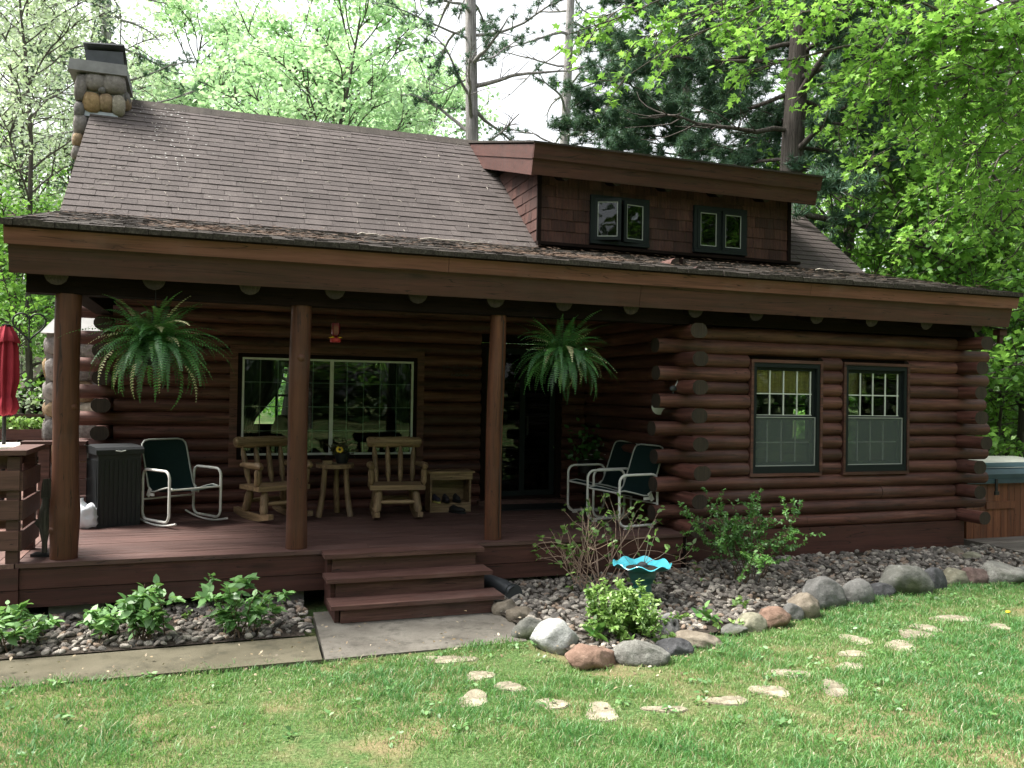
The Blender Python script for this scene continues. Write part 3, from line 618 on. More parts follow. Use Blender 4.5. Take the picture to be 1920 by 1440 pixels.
# picture window on the porch
PX0, PX1, PZ0, PZ1, PY = .325, 2.395, .662, 1.832, 2.70
pw = obj('picture_window', frame_mb(PX0-.05, PX1+.05, PZ0-.05, PZ1+.05, PY-.01, PY+.12, .045), dark_wood, cabin)
obj('trim', frame_mb(PX0-.14, PX1+.14, PZ0-.14, PZ1+.14, PY-.02, PY+.03, .088), wx, pw)
b = frame_mb(PX0, PX1, PZ0, PZ1, PY-.018, PY+.012, .024); b.bx(1.352, 1.395, PY-.020, PY+.012, PZ0+.024, PZ1-.024); obj('white_frame', b, white_paint, pw)
b = MB()
for k in range(1, 10):
    if k == 5: continue
    x = PX0+(PX1-PX0)*k/10; b.bx(x-.005, x+.005, PY+.030, PY+.040, PZ0+.02, PZ1-.02)
for k in (1, 2, 3): z = PZ0+(PZ1-PZ0)*k/4; b.bx(PX0+.02, PX1-.02, PY+.0285, PY+.0415, z-.005, z+.005)
obj('muntin_grid', b, grey_muntin, pw)
for a, c in ((PX0+.022, 1.354), (1.393, PX1-.022)): b = MB(); b.bx(a, c, PY+.018, PY+.024, PZ0+.022, PZ1-.022); obj('pane', b, glass, pw)
def drape(x0, x1, z0, z1, y, tie):
    b = MB(); n = 26; rows = 10; vs = []
    for j in range(rows+1):
        f = j/rows; z = z1+(z0-z1)*f; k = 1-tie*math.exp(-((f-.7)/.28)**2)
        for i in range(n+1):
            s = i/n; x = x0+(x1-x0)*s*k; vs.append((x, y+.025*math.sin(s*30), z))
    return b.add(vs, [(j*(n+1)+i, j*(n+1)+i+1, (j+1)*(n+1)+i+1, (j+1)*(n+1)+i) for j in range(rows) for i in range(n)])
obj('curtain', drape(PX0, PX0+.50, PZ0-.1, PZ1+.05, PY+.20, .75), curtain_m, pw, True); obj('curtain', drape(PX1, PX1-.42, PZ0-.1, PZ1+.05, PY+.20, .75), curtain_m, pw, True)
lamp = thing('table_lamp', 'dark shaded table lamp standing inside behind the picture window', 'lamp', (.86, 3.5, .50))
obj('lamp_shade', MB().lathe([(.15, .42), (.075, .62)], 16, caps=False), dark_wood, lamp, True); obj('base', MB().lathe([(.08, 0), (.08, .02), (.02, .04), (.035, .18), (.015, .30), (.012, .44)], 12), black_metal, lamp, True)
b = MB(); b.bx(.55, 1.2, 3.2, 3.75, -.05, .5); tag(obj('cabinet', b, dark_wood), 'low dark cabinet under the lamp inside the picture window', 'cabinet')
b = frame_mb(.55, 1.55, .8, 1.9, 7.45, 7.5, .05); b.bx(1.03, 1.07, 7.45, 7.5, .85, 1.85); b.bx(.6, 1.5, 7.455, 7.495, 1.33, 1.37); obj('rear_window', b, green_frame, cabin)
for (ya, yb) in ((1.35, 2.35), (3.1, 4.3)):
    b = MB(); x0, x1 = 8.78, 8.83
    b.bx(x0, x1, ya, yb, .75, .8); b.bx(x0, x1, ya, yb, 1.85, 1.9); b.bx(x0, x1, ya, ya+.05, .8, 1.85); b.bx(x0, x1, yb-.05, yb, .8, 1.85); ym = (ya+yb)/2; b.bx(x0, x1, ym-.025, ym+.025, .8, 1.85); b.bx(x0+.005, x1-.005, ya, yb, 1.31, 1.34); obj('side_window', b, green_frame, cabin)
# sliding door
door = obj('sliding_door', frame_mb(3.31, 4.44, .0, 2.11, PY+.01, PY+.13, .06, .06, .09), dark_wood, cabin)
for a, c, yo in ((3.375, 3.93, .03), (3.87, 4.375, .075)):
    obj('door_leaf', frame_mb(a, c, .09, 2.045, PY+yo, PY+yo+.035, .07), green_frame, door); b = MB(); b.bx(a+.07, c-.07, PY+yo+.014, PY+yo+.02, .16, 1.975); obj('pane', b, glass2, door)
b = MB(); b.bx(3.25, 4.50, PY-.14, PY+.0, .002, .055); obj('threshold', b, deck_x, door)
b = MB(); b.bx(3.955, 3.975, PY+.01, PY+.03, .9, 1.15); obj('handle', b, black_metal, door)
# chimney on the left gable
ST = [rock('chimney_stone_%d' % k, *c, sc=7, speck=.2) for k, c in enumerate([((.136, .093, .056), (.223, .161, .099)), ((.124, .112, .105), (.205, .186, .174)), ((.186, .124, .062), (.285, .198, .105)), ((.081, .074, .074), (.143, .136, .130)), ((.223, .198, .155), (.310, .279, .223))])]
b = MB(); b.bx(-1.77, -1.20, 4.50, 5.42, 2.3, 5.56); b.bx(-2.00, -1.26, 4.20, 5.75, -.5, 2.12); chim = obj('chimney', b, mortar, cabin)
b = MB(); b.add([(-1.86, 4.40, 5.575), (-1.155, 4.40, 5.575), (-1.155, 5.30, 5.575), (-1.86, 5.30, 5.575), (-1.84, 4.42, 5.725), (-1.165, 4.42, 5.725), (-1.165, 5.29, 5.725), (-1.84, 5.29, 5.725)], [(3, 2, 1, 0), (4, 5, 6, 7), (0, 1, 5, 4), (1, 2, 6, 5), (2, 3, 7, 6), (3, 0, 4, 7)]); obj('cap', b, conc_d, chim)
shoulder_m = plain('pale_shoulder', (.45, .45, .44), .9, .15, 5, .2)
b = MB(); b.add([(-2.06, 4.14, 2.12), (-1.24, 4.14, 2.12), (-1.24, 5.8, 2.12), (-2.06, 5.8, 2.12), (-1.80, 4.46, 2.52), (-1.24, 4.46, 2.52), (-1.24, 5.45, 2.52), (-1.80, 5.45, 2.52)], [(3, 2, 1, 0), (4, 5, 6, 7), (0, 1, 5, 4), (1, 2, 6, 5), (2, 3, 7, 6), (3, 0, 4, 7)]); obj('shoulder', b, shoulder_m, chim)
b = MB(); b.bx(-1.62, -1.28, 4.62, 4.95, 5.725, 5.80); obj('flue', b, plain('clay_flue', (.3, .18, .13), .9), chim)
b = MB(); Rm = Matrix.Rotation(-.08, 3, 'Y'); b.box((-1.45, 4.75, 5.93), (.50, .42, .022), Rm @ Matrix.Rotation(-.45, 3, 'X')); b.box((-1.45, 4.60, 5.85), (.46, .02, .17), Rm); b.box((-1.66, 4.74, 5.86), (.02, .26, .15)); b.box((-1.26, 4.74, 5.86), (.02, .26, .15)); obj('spark_cover', b, dark_metal, chim)
b = MB(); b.box((-1.48, 4.478, 5.045), (.44, .012, .07)); b.box((-1.19, 4.8, 5.24), (.012, .62, .07), Matrix.Rotation(.67, 3, 'X')); obj('flashing', b, flash_m, chim)
S3V, S3F = ico(3); S4V, S4F = ico(4)
def stone_mesh(name, sx, sy, sz, mat, seed, blocky=.55, amp=.12, fr=1.3, V=S3V, F=S3F):
    v = V.copy(); v = np.sign(v)*np.abs(v)**blocky; v /= np.max(np.abs(v)); off = Vector((seed*3.17 % 50, seed*7.3 % 41, seed*1.9 % 37))
    d = np.array([mnoise.noise(Vector(p)*fr+off) + .4*mnoise.noise(Vector(p)*fr*2.6+off) + .16*mnoise.noise(Vector(p)*fr*6+off) for p in V]); v = v*(1+amp*d)[:, None]*np.array([sx, sy, sz])
    return np_mesh(name, v, F, mat, None, True)
def cst(x, y, z, sx, sy, sz, k, seed): link('stone', stone_mesh('stone', sx, sy, sz, ST[k], seed, .72, .14, 1.2, IV, IF), chim, (x, y, z), (0, R.uniform(-.15, .15), 0))
sd = 0
for (u, v, w, h, k) in ((151, 163, 20, 48, 1), (177, 152, 36, 32, 1), (213, 156, 40, 34, 1), (191, 170, 13, 12, 3), (172, 191, 30, 38, 2), (199, 193, 23, 34, 0), (222, 198, 22, 38, 4), (148, 206, 18, 30, 3), (150, 233, 24, 40, 1), (147, 262, 20, 26, 0), (144, 285, 18, 24, 1)):
    p = wp(u, v, 4.46); Zd = depth(p)/FPX; sd += 1; cst(p[0], 4.50, p[2], w*Zd*.56, .09, h*Zd*.56, k, sd)
for k in range(9):                                              # right flank under the cap and left flank
    z = 4.5+.24*(k % 5)
    cst(-1.19 if k < 5 else -1.77, 4.72+.26*(k % 3), z if k >= 5 else 5.28+.02*k, .07, .12, .11, k % 5, 40+k)
z = -.35; k = 0
rr_ = [.26, .3, .27, .24, .33, .2, .27, .3, .26]
for hgt in rr_:
    if z > 2.0: break
    x = -2.0; 
    while x < -1.25:
        w = R.uniform(.27, .42); w = min(w, -1.22-x+.03); sd += 1
        cst(x+w/2-.01, 4.21, z+hgt/2, w*.52, .08, hgt*.52, R.choice([0, 1, 2, 1, 4, 3]), sd); x += w
    y = 4.28
    for q in range(3): sd += 1; cst(-2.0, y+.22, z+hgt/2, .07, .23, hgt*.52, R.choice([0, 1, 2, 3]), sd); y += .46
    z += hgt

# ------------------------------------------------------------------ porch deck and steps
deck = thing('porch_deck', 'dark red-brown stained plank deck under the cabin porch', 'deck', (0, 0, 0))
y = -.022; k = 0
while y < 2.66:
    w = .138 if y > 0 else .14; y1 = min(y+w, 2.695)
    cuts = [-1.49, R.uniform(.4, 1.6), R.uniform(2.4, 3.4), 4.735 if y < .2 else 4.76]
    for a, c in zip(cuts, cuts[1:]):
        b = MB(); b.bx(a+.0015, c-.0015, y+.003, y1-.003, -.036, R.uniform(-.0015, .0015)); obj('plank', b, deck_x, deck)
    y = y1
x = -1.495
while x > -6:
    b = MB(); b.bx(x-.135, x-.003, -.02, 8.5, -.036, R.uniform(-.0015, .0015)); obj('plank', b, deck_y, deck); x -= .138
def board(name, x0, x1, y0, y1, z0, z1, mat, par): b = MB(); b.bx(x0, x1, y0, y1, z0, z1); return obj(name, b, mat, par)
board('rim_board', -1.46, 4.72, -.002, .036, -.212, -.0375, fascia_low, deck); board('rim_board', -1.46, 4.705, .006, .044, -.365, -.218, fascia_low, deck)
board('rim_board', -6, -1.464, -.03, .01, -.212, -.0375, fascia_low, deck); board('rim_board', -6, -1.464, -.022, .018, -.365, -.218, fascia_low, deck)
board('rim_board', 4.723, 4.76, 0, .30, -.365, -.0375, dark_wood_y, deck)
for x, w in ((-1.05, .42), (.62, .40), (2.9, .4), (4.5, .3)): b = MB(); b.bx(x-w/2, x+w/2, .10, .4, -.6, -.37); obj('footing_block', b, block_m, deck)
board('dark_gap_sheet', -6, 4.7, .55, .6, -.6, -.04, black_pl, deck)  # black sheet stands for the shade in the gap under the deck
steps = thing('porch_steps', 'three brown wooden steps from the landing slab up to the porch', 'steps', (1.68, -.4, -.486))
def lb(name, x0, x1, y0, y1, z0, z1, mat): b = MB(); b.bx(x0-1.68, x1-1.68, y0+.4, y1+.4, z0+.486, z1+.486); return obj(name, b, mat, steps)
lb('tread', .955, 2.43, -.262, -.115, -.038, -.001, step_m); lb('tread', .958, 2.43, -.112, -.004, -.038, -.002, step_m)
lb('tread', .945, 2.435, -.515, -.36, -.200, -.165, step_m); lb('tread', .945, 2.435, -.357, -.205, -.200, -.166, step_m)
lb('tread', .95, 2.46, -.775, -.62, -.365, -.330, step_m); lb('tread', .95, 2.46, -.617, -.46, -.365, -.331, step_m)
lb('riser', 1.03, 2.36, -.215, -.18, -.165, -.040, step_m); lb('riser', 1.03, 2.37, -.46, -.425, -.331, -.202, step_m); lb('riser', 1.035, 2.375, -.735, -.70, -.482, -.367, step_m)
for xx in (.99, 2.34):
    b = MB(); b.prism([(-.70, -.484), (-.70, -.368), (-.42, -.368), (-.42, -.204), (-.18, -.204), (-.18, -.04), (-.003, -.04), (-.003, -.484)], 'x', xx, xx+.038); b.v = [(p[0]-1.68, p[1]+.4, p[2]+.486) for p in b.v]; obj('stringer', b, fascia_low, steps)
pipe = thing('drain_pipe', 'ribbed black plastic drain pipe poking out beside the steps', 'pipe', (2.60, -.35, -.42))
pts = [(-.12, .35, .06), (-.08, .15, .07), (0, 0, .055), (.05, -.10, .02)]
b = MB(); b.tube(pts, .075, 16); obj('tube', b, dark_metal, pipe, True); b = MB(); b.lathe([(.05, 0), (.085, 0), (.085, .03), (.05, .03)], 18); b.v = [tuple(Matrix.Rotation(math.radians(72), 3, 'X') @ Vector(p)+Vector((.055, -.10, .02))) for p in b.v]; obj('rim', b, black_pl, pipe, True)

# ------------------------------------------------------------------ railing on the left
rail = thing('deck_railing', 'brown woven-board railing at the front left deck corner', 'railing', (-1.52, .03, 0))
def rb(name, x0, x1, y0, y1, z0, z1, mat=rail_m, par=None, org=(-1.52, .03, 0)): b = MB(); b.bx(x0-org[0], x1-org[0], y0-org[1], y1-org[1], z0-org[2], z1-org[2]); return obj(name, b, mat, par or rail)
rb('post', -1.565, -1.475, .0, .09, .001, .87); rb('post', -1.565, -1.475, .64, .73, .001, .87); rb('post', -3.4, -3.31, .0, .09, .001, .87)
rb('cap_board', -4.2, -1.42, -.05, .12, .885, .925); rb('cap_board', -1.60, -1.42, .124, .76, .885, .925)
for k, (z0, z1) in enumerate(((.60, .76), (.36, .52), (.11, .27))):
    rb('board', -4.2, -1.47, -.024, -.002, z0, z1); rb('board', -1.472, -1.45, .0, .75, z0-.01, z1-.01)
for k, (z0, z1) in enumerate(((.765, .88), (.525, .595), (.275, .355))):
    rb('board', -4.2, -1.57, .092, .114, z0, z1); rb('board', -1.59, -1.567, .1, .70, z0, z1)
rail2 = thing('deck_railing', 'brown board railing beside the chimney at the deck rear', 'railing', (-1.6, 2.15, 0))
O2 = (-1.6, 2.15, 0)
rb('post', -1.70, -1.60, 2.1, 2.2, .001, .84, rail_m, rail2, O2); rb('cap_board', -1.86, -1.25, 2.04, 2.24, .84, .875, rail_m, rail2, O2)
for z in (.66, .48, .30, .12): rb('board', -1.58, -1.25, 2.12, 2.15, z, z+.165, rail_m, rail2, O2)
far = thing('deck_railing', 'far deck railing with planter behind the red umbrella', 'railing', (-3, 7.0, 0)); O3 = (-3, 7, 0)
for z0, z1 in ((.97, 1.01), (.70, .80), (.35, .5), (.1, .25)): rb('board', -6, -1.9, 7.0, 7.03, z0, z1, rail_m, far, O3)
for x in (-5.5, -4.2, -2.9, -2.0): rb('post', x-.05, x+.05, 7.035, 7.12, 0, 1.0, rail_m, far, O3)

# ------------------------------------------------------------------ leaves and plants
def leaf_cloud(C, size, tint, rng, up=.6, kind='diamond', dirs=None):
    n = len(C); size = np.broadcast_to(size, n)
    nrm = rng.normal(0, 1, (n, 3)); nrm[:, 2] = np.abs(nrm[:, 2])+up; nrm /= np.linalg.norm(nrm, axis=1)[:, None]
    d = rng.normal(0, 1, (n, 3)) if dirs is None else dirs+rng.normal(0, .35, (n, 3)); d -= nrm*np.sum(d*nrm, 1)[:, None]; d /= np.linalg.norm(d, axis=1)[:, None]+1e-9
    s = np.cross(nrm, d)
    if kind == 'diamond':
        prof = [(0, 0, 0), (.5, .36, .10), (1, 0, -.05), (.5, -.36, .10)]; faces = [(0, 1, 2, 3)]
    elif kind == 'tri': prof = [(0, .05, 0), (1, 0, 0), (0, -.05, 0)]; faces = [(0, 1, 2)]
    elif kind == 'oval': prof = [(0, 0, 0), (.3, .26, .05), (.68, .2, .04), (1, 0, -.08), (.68, -.2, .04), (.3, -.26, .05)]; faces = [(0, 1, 2, 3, 4, 5)]
    else:               # maple: five pointed lobes
        prof = [(0, .0, 0), (.05, .38, .02), (.30, .20, .03), (.62, .46, -.03), (.58, .17, .03), (1, 0, -.06), (.58, -.17, .03), (.62, -.46, -.03), (.30, -.20, .03), (.05, -.38, .02)]; faces = [tuple(range(10))]
    p = np.array(prof); V = C[:, None]+(d[:, None]*p[None, :, :1]+s[:, None]*p[None, :, 1:2]+nrm[:, None]*p[None, :, 2:])*size[:, None, None]
    F = (np.array(faces)[None]+(np.arange(n)*len(p))[:, None, None]).reshape(-1, len(faces[0]))
    return V.reshape(-1, 3), F, np.repeat(np.broadcast_to(tint, n), len(p))
maple_lf = leafmat('maple_leaf', [(0, (.0549, .1720, .0266)), (.5, (.1424, .3440, .0442)), (1, (.2961, .5651, .0796))], .5, .05)
wood_lf = leafmat('woodland_leaf', [(0, (.0520, .1430, .0234)), (.5, (.1170, .2730, .0390)), (1, (.2600, .4680, .0780))], .45, .05)
pale_lf = leafmat('overexposed_leaf', [(0, (.2608, .4503, .2328)), (.5, (.4564, .6831, .3959)), (1, (.7336, .9004, .6054))], .5, .04)  # leaf colour bleached to stand in for haze and overexposure
oak_lf = leafmat('overexposed_yellow_leaf', [(0, (.2935, .3572, .2445)), (.5, (.4999, .5911, .4075)), (1, (.6738, .7390, .6521))], .5, .04)  # yellow leaves whitened in colour, for the glare washing them out
needle_lf = leafmat('pine_needle', [(0, (.0235, .0626, .0374)), (.5, (.0550, .1250, .0763)), (1, (.1178, .2321, .1442))], .15, .04)
deep_lf = leafmat('deep_wood_leaf', [(0, (.012, .03, .01)), (.5, (.025, .06, .016)), (1, (.05, .10, .025))], .3, .04)
shrub_lf = leafmat('shrub_leaf', [(0, (.0310, .1085, .0232)), (.5, (.0775, .2325, .0465)), (1, (.1705, .3875, .0775))], .35, .06)
lime_lf = leafmat('lime_shrub_leaf', [(0, (.06, .14, .02)), (.5, (.17, .33, .06)), (1, (.33, .5, .14))], .4, .06)
hyd_lf = leafmat('broad_leaf', [(0, (.05, .13, .03)), (.5, (.11, .26, .07)), (1, (.2, .4, .12))], .35, .06)

def branch_pts(p0, d0, L, n, rng, wob=.15, grav=0.0):
    p = np.array(p0, float); d = np.array(d0, float); d /= np.linalg.norm(d); out = [p.copy()]
    for i in range(n):
        d = d+rng.normal(0, wob, 3)*.5; d[2] += grav; d /= np.linalg.norm(d); p = p+d*L/n; out.append(p.copy())
    return out
class Tubes:
    def __init__(s): s.V = []; s.F = []; s.n = 0
    def add(s, pts, r0, r1, k=6):
        P = np.array(pts); m = len(P); T = np.gradient(P, axis=0); T /= np.linalg.norm(T, axis=1)[:, None]+1e-9
        ref = np.array([0, 0, 1.]) if abs(T[0][2]) < .8 else np.array([1., 0, 0]); A = ref-T*(T@ref)[:, None]; A /= np.linalg.norm(A, axis=1)[:, None]+1e-9; B = np.cross(T, A)
        r = np.linspace(r0, r1, m)[:, None]; an = np.linspace(0, 2*np.pi, k, endpoint=False)
        V = (P[:, None]+(A[:, None]*np.cos(an)[None, :, None]+B[:, None]*np.sin(an)[None, :, None])*r[:, None]).reshape(-1, 3)
        i = np.arange(m-1)[:, None]*k; j = np.arange(k)[None]; j2 = (j+1) % k
        s.V.append(V); s.F.append(np.stack([i+j, i+j2, i+k+j2, i+k+j], -1).reshape(-1, 4)+s.n); s.n += len(V)
    def mesh(s, name, mat): return np_mesh(name, np.concatenate(s.V), np.concatenate(s.F), mat, None, True)
def deciduous(seed, H=11, crown=3.6, z0=2.2, r=.16, nl=26, sub=7, leaves=16, lsize=.15, layer=.35, droop=-.02):
    rng = np.random.default_rng(seed); T = Tubes(); tr = branch_pts((0, 0, -.6), (rng.normal(0, .03), rng.normal(0, .03), 1), H+.6, 14, rng, .06); T.add(tr, r, r*.18, 9)
    C = []; D = []
    for i in range(nl):
        f = (i+rng.uniform(.0, .9))/nl; z = z0+(H-z0)*f; k = (z+.6)/(H+.6)*14; a = int(min(k, 13)); base = tr[a]+(tr[a+1]-tr[a])*(k-a)
        az = i*2.399+rng.normal(0, .3); el = .25+.75*f+rng.normal(0, .12); L = crown*(1-.62*f**1.6)*rng.uniform(.7, 1.1)
        d = np.array([math.cos(az)*math.cos(el), math.sin(az)*math.cos(el), math.sin(el)]); b = branch_pts(base, d, L, 7, rng, .22, droop); T.add(b, r*.34*(1-.6*f), .012, 6)
        for j in range(sub):
            q = rng.uniform(.28, 1.0)*6.99; a2 = int(q); bb = b[a2]+(b[a2+1]-b[a2])*(q-a2); dd = (b[a2+1]-b[a2]); dd = dd/np.linalg.norm(dd)+rng.normal(0, .65, 3)*np.array([1, 1, .5]); s = branch_pts(bb, dd, L*rng.uniform(.22, .42), 4, rng, .3, droop); T.add(s, .016, .005, 4)
            m = leaves; pick = rng.uniform(.2, 1.05, m)*3.99; ai = np.clip(pick.astype(int), 0, 3); S = np.array(s); pp = S[ai]+(S[ai+1]-S[ai])*(pick-ai)[:, None]
            C.append(pp+rng.normal(0, 1, (m, 3))*np.array([.24, .24, .24*layer])); D.append(np.full(m, rng.uniform(.1, .9)))
    C = np.concatenate(C); tint = np.clip(np.concatenate(D)+rng.normal(0, .16, len(C)), 0, 1)
    V, F, t = leaf_cloud(C, rng.uniform(.7, 1.25, len(C))*lsize, tint, rng, .5, 'diamond'); return T, (V, F, t)
def tree_thing(name, label, parts, loc, rz, sc, group, lm, tm, cat='tree'):
    t = thing(name, label, cat, loc, rz, group); t.scale = (sc, sc, sc*1.0)
    link('trunk', parts[0], t); link('crown', parts[1], t); return t
TREES = []
def mk(seed, lm, tm=bark, **kw): T, L = deciduous(seed, **kw); return (T.mesh('trunk', tm), np_mesh('crown', L[0], L[1], lm, L[2]))
mA = mk(11, maple_lf, leaves=26, lsize=.165); mB = mk(12, maple_lf, H=12, crown=4.2, leaves=26, lsize=.17); mC = mk(13, maple_lf, H=10, crown=3.9, z0=1.3, leaves=28, lsize=.155)
mP = mk(14, pale_lf, H=10.5, crown=4.2, z0=1.6, r=.11, nl=44, leaves=34, lsize=.135, layer=.25); mO = mk(15, oak_lf, H=11, crown=3.6, z0=.8, r=.085, nl=34, leaves=40, lsize=.088); mL = mk(16, maple_lf, H=5.5, crown=2.6, z0=.4, r=.06, nl=24, leaves=26, lsize=.13)
mL2 = mk(17, maple_lf, H=5.5, crown=2.6, z0=.2, r=.05, nl=28, leaves=30, lsize=.12)
def put(kind, mesh, u, d, label, sc=1.0, lm=None, gz=-.5, grp='woodland trees around the cabin'):
    p = dp(u, 740, d); return tree_thing(kind, label, mesh, (p[0], p[1], gz), R.uniform(0, 6.28), sc, grp, None, None)
put('maple_tree', mP, 520, 21.5, 'broad pale green spring maple right behind the roof ridge', 1.12); put('maple_tree', mP, 345, 24, 'pale green maple rising just right of the chimney', 1.1); put('maple_tree', mP, 700, 27, 'pale green maple left of the tall bare pine trunk', 1.1)
put('maple_tree', mP, 440, 30, 'far pale green maple behind the roof left half', 1.35); put('maple_tree', mP, 610, 34, 'far pale green maple above the roof middle', 1.5); put('maple_tree', mP, 260, 33, 'far pale green maple seen beside the chimney', 1.5); put('maple_tree', mP, 770, 40, 'far pale green maple near the tall bare pine', 1.35)
put('maple_tree', mP, 660, 23, 'pale green maple filling the gap left of the bare pine', 1.15); put('maple_tree', mP, 740, 33, 'far pale green maple right beside the bare pine', 1.2)
put('oak_tree', mO, 20, 23, 'yellow-green budding tree over the red umbrella', 1.2); put('oak_tree', mO, 120, 25, 'yellow-green budding tree close left of the chimney stones', 1.25); put('oak_tree', mO, 90, 33, 'far yellow-green tree left of the chimney', 1.5); put('maple_tree', mC, 60, 31, 'far fresh green tree low behind the left post', .9); put('young_maple', mL2, 55, 17, 'low bright young tree behind the heart ornament', .9); put('young_maple', mL2, 0, 22, 'low bright young tree at the left edge', 1.1); put('young_maple', mL2, 130, 24, 'low bright young tree behind the chimney base', 1.0)
put('oak_tree', mO, 60, 17, 'thin yellow-green budding tree left of the chimney', 1.0); put('oak_tree', mO, -60, 19, 'yellow-green budding tree at the photo left edge', 1.05); put('oak_tree', mO, 250, 30, 'far yellow-green tree behind the chimney cap', 1.2)
put('maple_tree', mC, 20, 23, 'leafy green tree behind the red umbrella', .8); put('maple_tree', mC, 110, 26, 'green tree behind the heart ornament and post', .75); put('maple_tree', mL, -40, 20, 'low green tree above the far log shed', 1.0)
put('maple_tree', mB, 960, 40, 'distant green tree between the two bare pine trunks', .62); put('maple_tree', mA, 1130, 36, 'distant green tree just above the dormer roof centre', .66); put('maple_tree', mB, 840, 46, 'distant green tree left of the tall bare pine base', .62)
put('maple_tree', mA, 1330, 30, 'green tree behind the dormer under the dark pine boughs', .62); put('maple_tree', mC, 1575, 17, 'green maple beyond the right end of the dormer', .78); put('maple_tree', mB, 1660, 21, 'tall green tree above the right roof slope', 1.0)
put('maple_tree', mA, 1745, 16, 'leafy green tree over the right eave corner', 1.0); put('maple_tree', mB, 1850, 20, 'tall green tree near the photo right edge', 1.0); put('maple_tree', mC, 1915, 15, 'bright maple at the far right above the hot tub', .95)
put('maple_tree', mA, 1560, 27, 'far green tree beyond the dark pine trunk', 1.0); put('maple_tree', mB, 1790, 30, 'far tall tree in the right-hand woods', 1.15); put('maple_tree', mA, 1980, 19, 'tall tree just beyond the right frame edge', 1.05); put('maple_tree', mC, 1680, 34, 'far bright tree in the right-hand woods', 1.2)
put('maple_tree', mC, 1610, 23, 'bright green tree behind the big white pine trunk', 1.1); put('maple_tree', mC, 1720, 26, 'bright green tree above the porch roof right end', 1.1); put('young_maple', mL2, 1700, 15, 'bright young tree just behind the right roof slope', 1.0); put('young_maple', mL2, 1860, 15.5, 'bright young tree directly behind the hot tub', .85); put('young_maple', mL2, 1930, 18, 'bright young tree right of the hot tub', 1.0); put('young_maple', mL2, 1790, 17, 'bright young tree right of the corner logs', .9)
put('young_maple', mL, 1800, 22, 'low young tree in the right-hand undergrowth', 1.0); put('young_maple', mL, 1880, 19, 'low leafy sapling above the hot tub cover', .8); put('young_maple', mL, 1920, 27, 'low young tree far behind the hot tub', 1.1); put('young_maple', mL, 1845, 33, 'small far tree between the right-hand trunks', 1.2)
# slim bare trunks in the right-hand woods
def slim(u, v1, d, w, label, lean=0):
    rng = np.random.default_rng(int(u)); p = dp(u, v1, d); T = Tubes(); H = 9; q = branch_pts((0, 0, 0), (lean, 0, 1), H, 12, rng, .05); T.add(q, w/2, w*.3, 8)
    for k in range(5): a = q[3+k]; T.add(branch_pts(a, (rng.normal(), rng.normal(), .5), 1.4, 4, rng, .3), .03, .006, 5)
    t = thing('bare_trunk_tree', label, 'tree', (p[0], p[1], -.5), 0, 'slim trunks in the right-hand woods'); link('trunk', T.mesh('trunk', bark_dark), t)
slim(1768, 800, 20, .15, 'slim grey trunk nearest the cabin right corner', .03); slim(1816, 800, 25, .12, 'thinner slim trunk right of the cabin corner', .02); slim(1862, 760, 25, .24, 'thicker dark trunk leaning behind the hot tub', .08); slim(1893, 640, 26, .16, 'far slim trunk near the right frame edge', .02)
# pines
def tuft_cloud(C, rng, n, L):
    k = len(C); d = rng.normal(0, 1, (k, n, 3)); d[..., 2] += .35; d /= np.linalg.norm(d, axis=2)[..., None]; P = np.repeat(C[:, None], n, 1).reshape(-1, 3); D = d.reshape(-1, 3)
    w = np.cross(D, rng.normal(0, 1, D.shape)); w /= np.linalg.norm(w, axis=1)[:, None]; ln = (L*rng.uniform(.7, 1.2, len(P)))[:, None]
    V = np.stack([P+w*.009, P-w*.009, P+D*ln], 1).reshape(-1, 3); F = np.arange(len(V)).reshape(-1, 3); t = np.repeat(np.repeat(rng.uniform(0, 1, k), n)*.7+rng.uniform(0, .3, k*n), 3); return V, F, t
def pine(seed, u, v, d, r0, label, H, z0, nl, reach, sub, tufts, needles, nl_len, lean=0, up=.15, dead=.25, bm=None, rtop=.55):
    rng = np.random.default_rng(seed); p = dp(u, v, d); T = Tubes(); tr = branch_pts((0, 0, -.3), (lean*RT[0], lean*RT[1], 1), H, 20, rng, .009); T.add(tr, r0, r0*rtop, 12); C = []
    for i in range(nl):
        f = (i+rng.uniform(0, .8))/nl; z = z0+(H-.5-z0)*f; k = min((z+.3)/H*20, 19.9); a = int(k); base = tr[a]+(tr[a+1]-tr[a])*(k-a); az = i*2.399+rng.normal(0, .4)
        L = reach*rng.uniform(.55, 1.1); dd = np.array([math.cos(az), math.sin(az), up+rng.normal(0, .15)]); b = branch_pts(base, dd, L, 8, rng, .28, -.01); T.add(b, r0*rng.uniform(.12, .28), .012, 6)
        bare = rng.uniform() < dead
        for j in range(sub):
            q = rng.uniform(.3, 1)*7.99; a2 = int(q); bb = b[a2]; d2 = b[a2+1]-b[a2]; d2 = d2/np.linalg.norm(d2)+rng.normal(0, .6, 3)*np.array([1, 1, .45]); s = branch_pts(bb, d2, L*rng.uniform(.15, .38), 4, rng, .3, .03); T.add(s, .014, .005, 4)
            if not bare:
                S = np.array(s); m = tufts; pk = rng.uniform(.3, 1.0, m)*3.99; ai = pk.astype(int); C.append(S[ai]+(S[ai+1]-S[ai])*(pk-ai)[:, None]+rng.normal(0, .05, (m, 3)))
    V, F, t = tuft_cloud(np.concatenate(C), rng, needles, nl_len)
    th = thing('pine_tree', label, 'tree', (p[0], p[1], -.5), 0, 'pines behind the cabin'); link('trunk', T.mesh('trunk', bm or bark_pine), th); link('crown', np_mesh('crown', V, F, needle_lf, t), th); return th
pine(31, 896, 300, 20, .22, 'tall straight pine with bare twisting limbs behind the roof middle', 13, 5.6, 26, 2.6, 7, 5, 22, .15, .0, .1, .3)
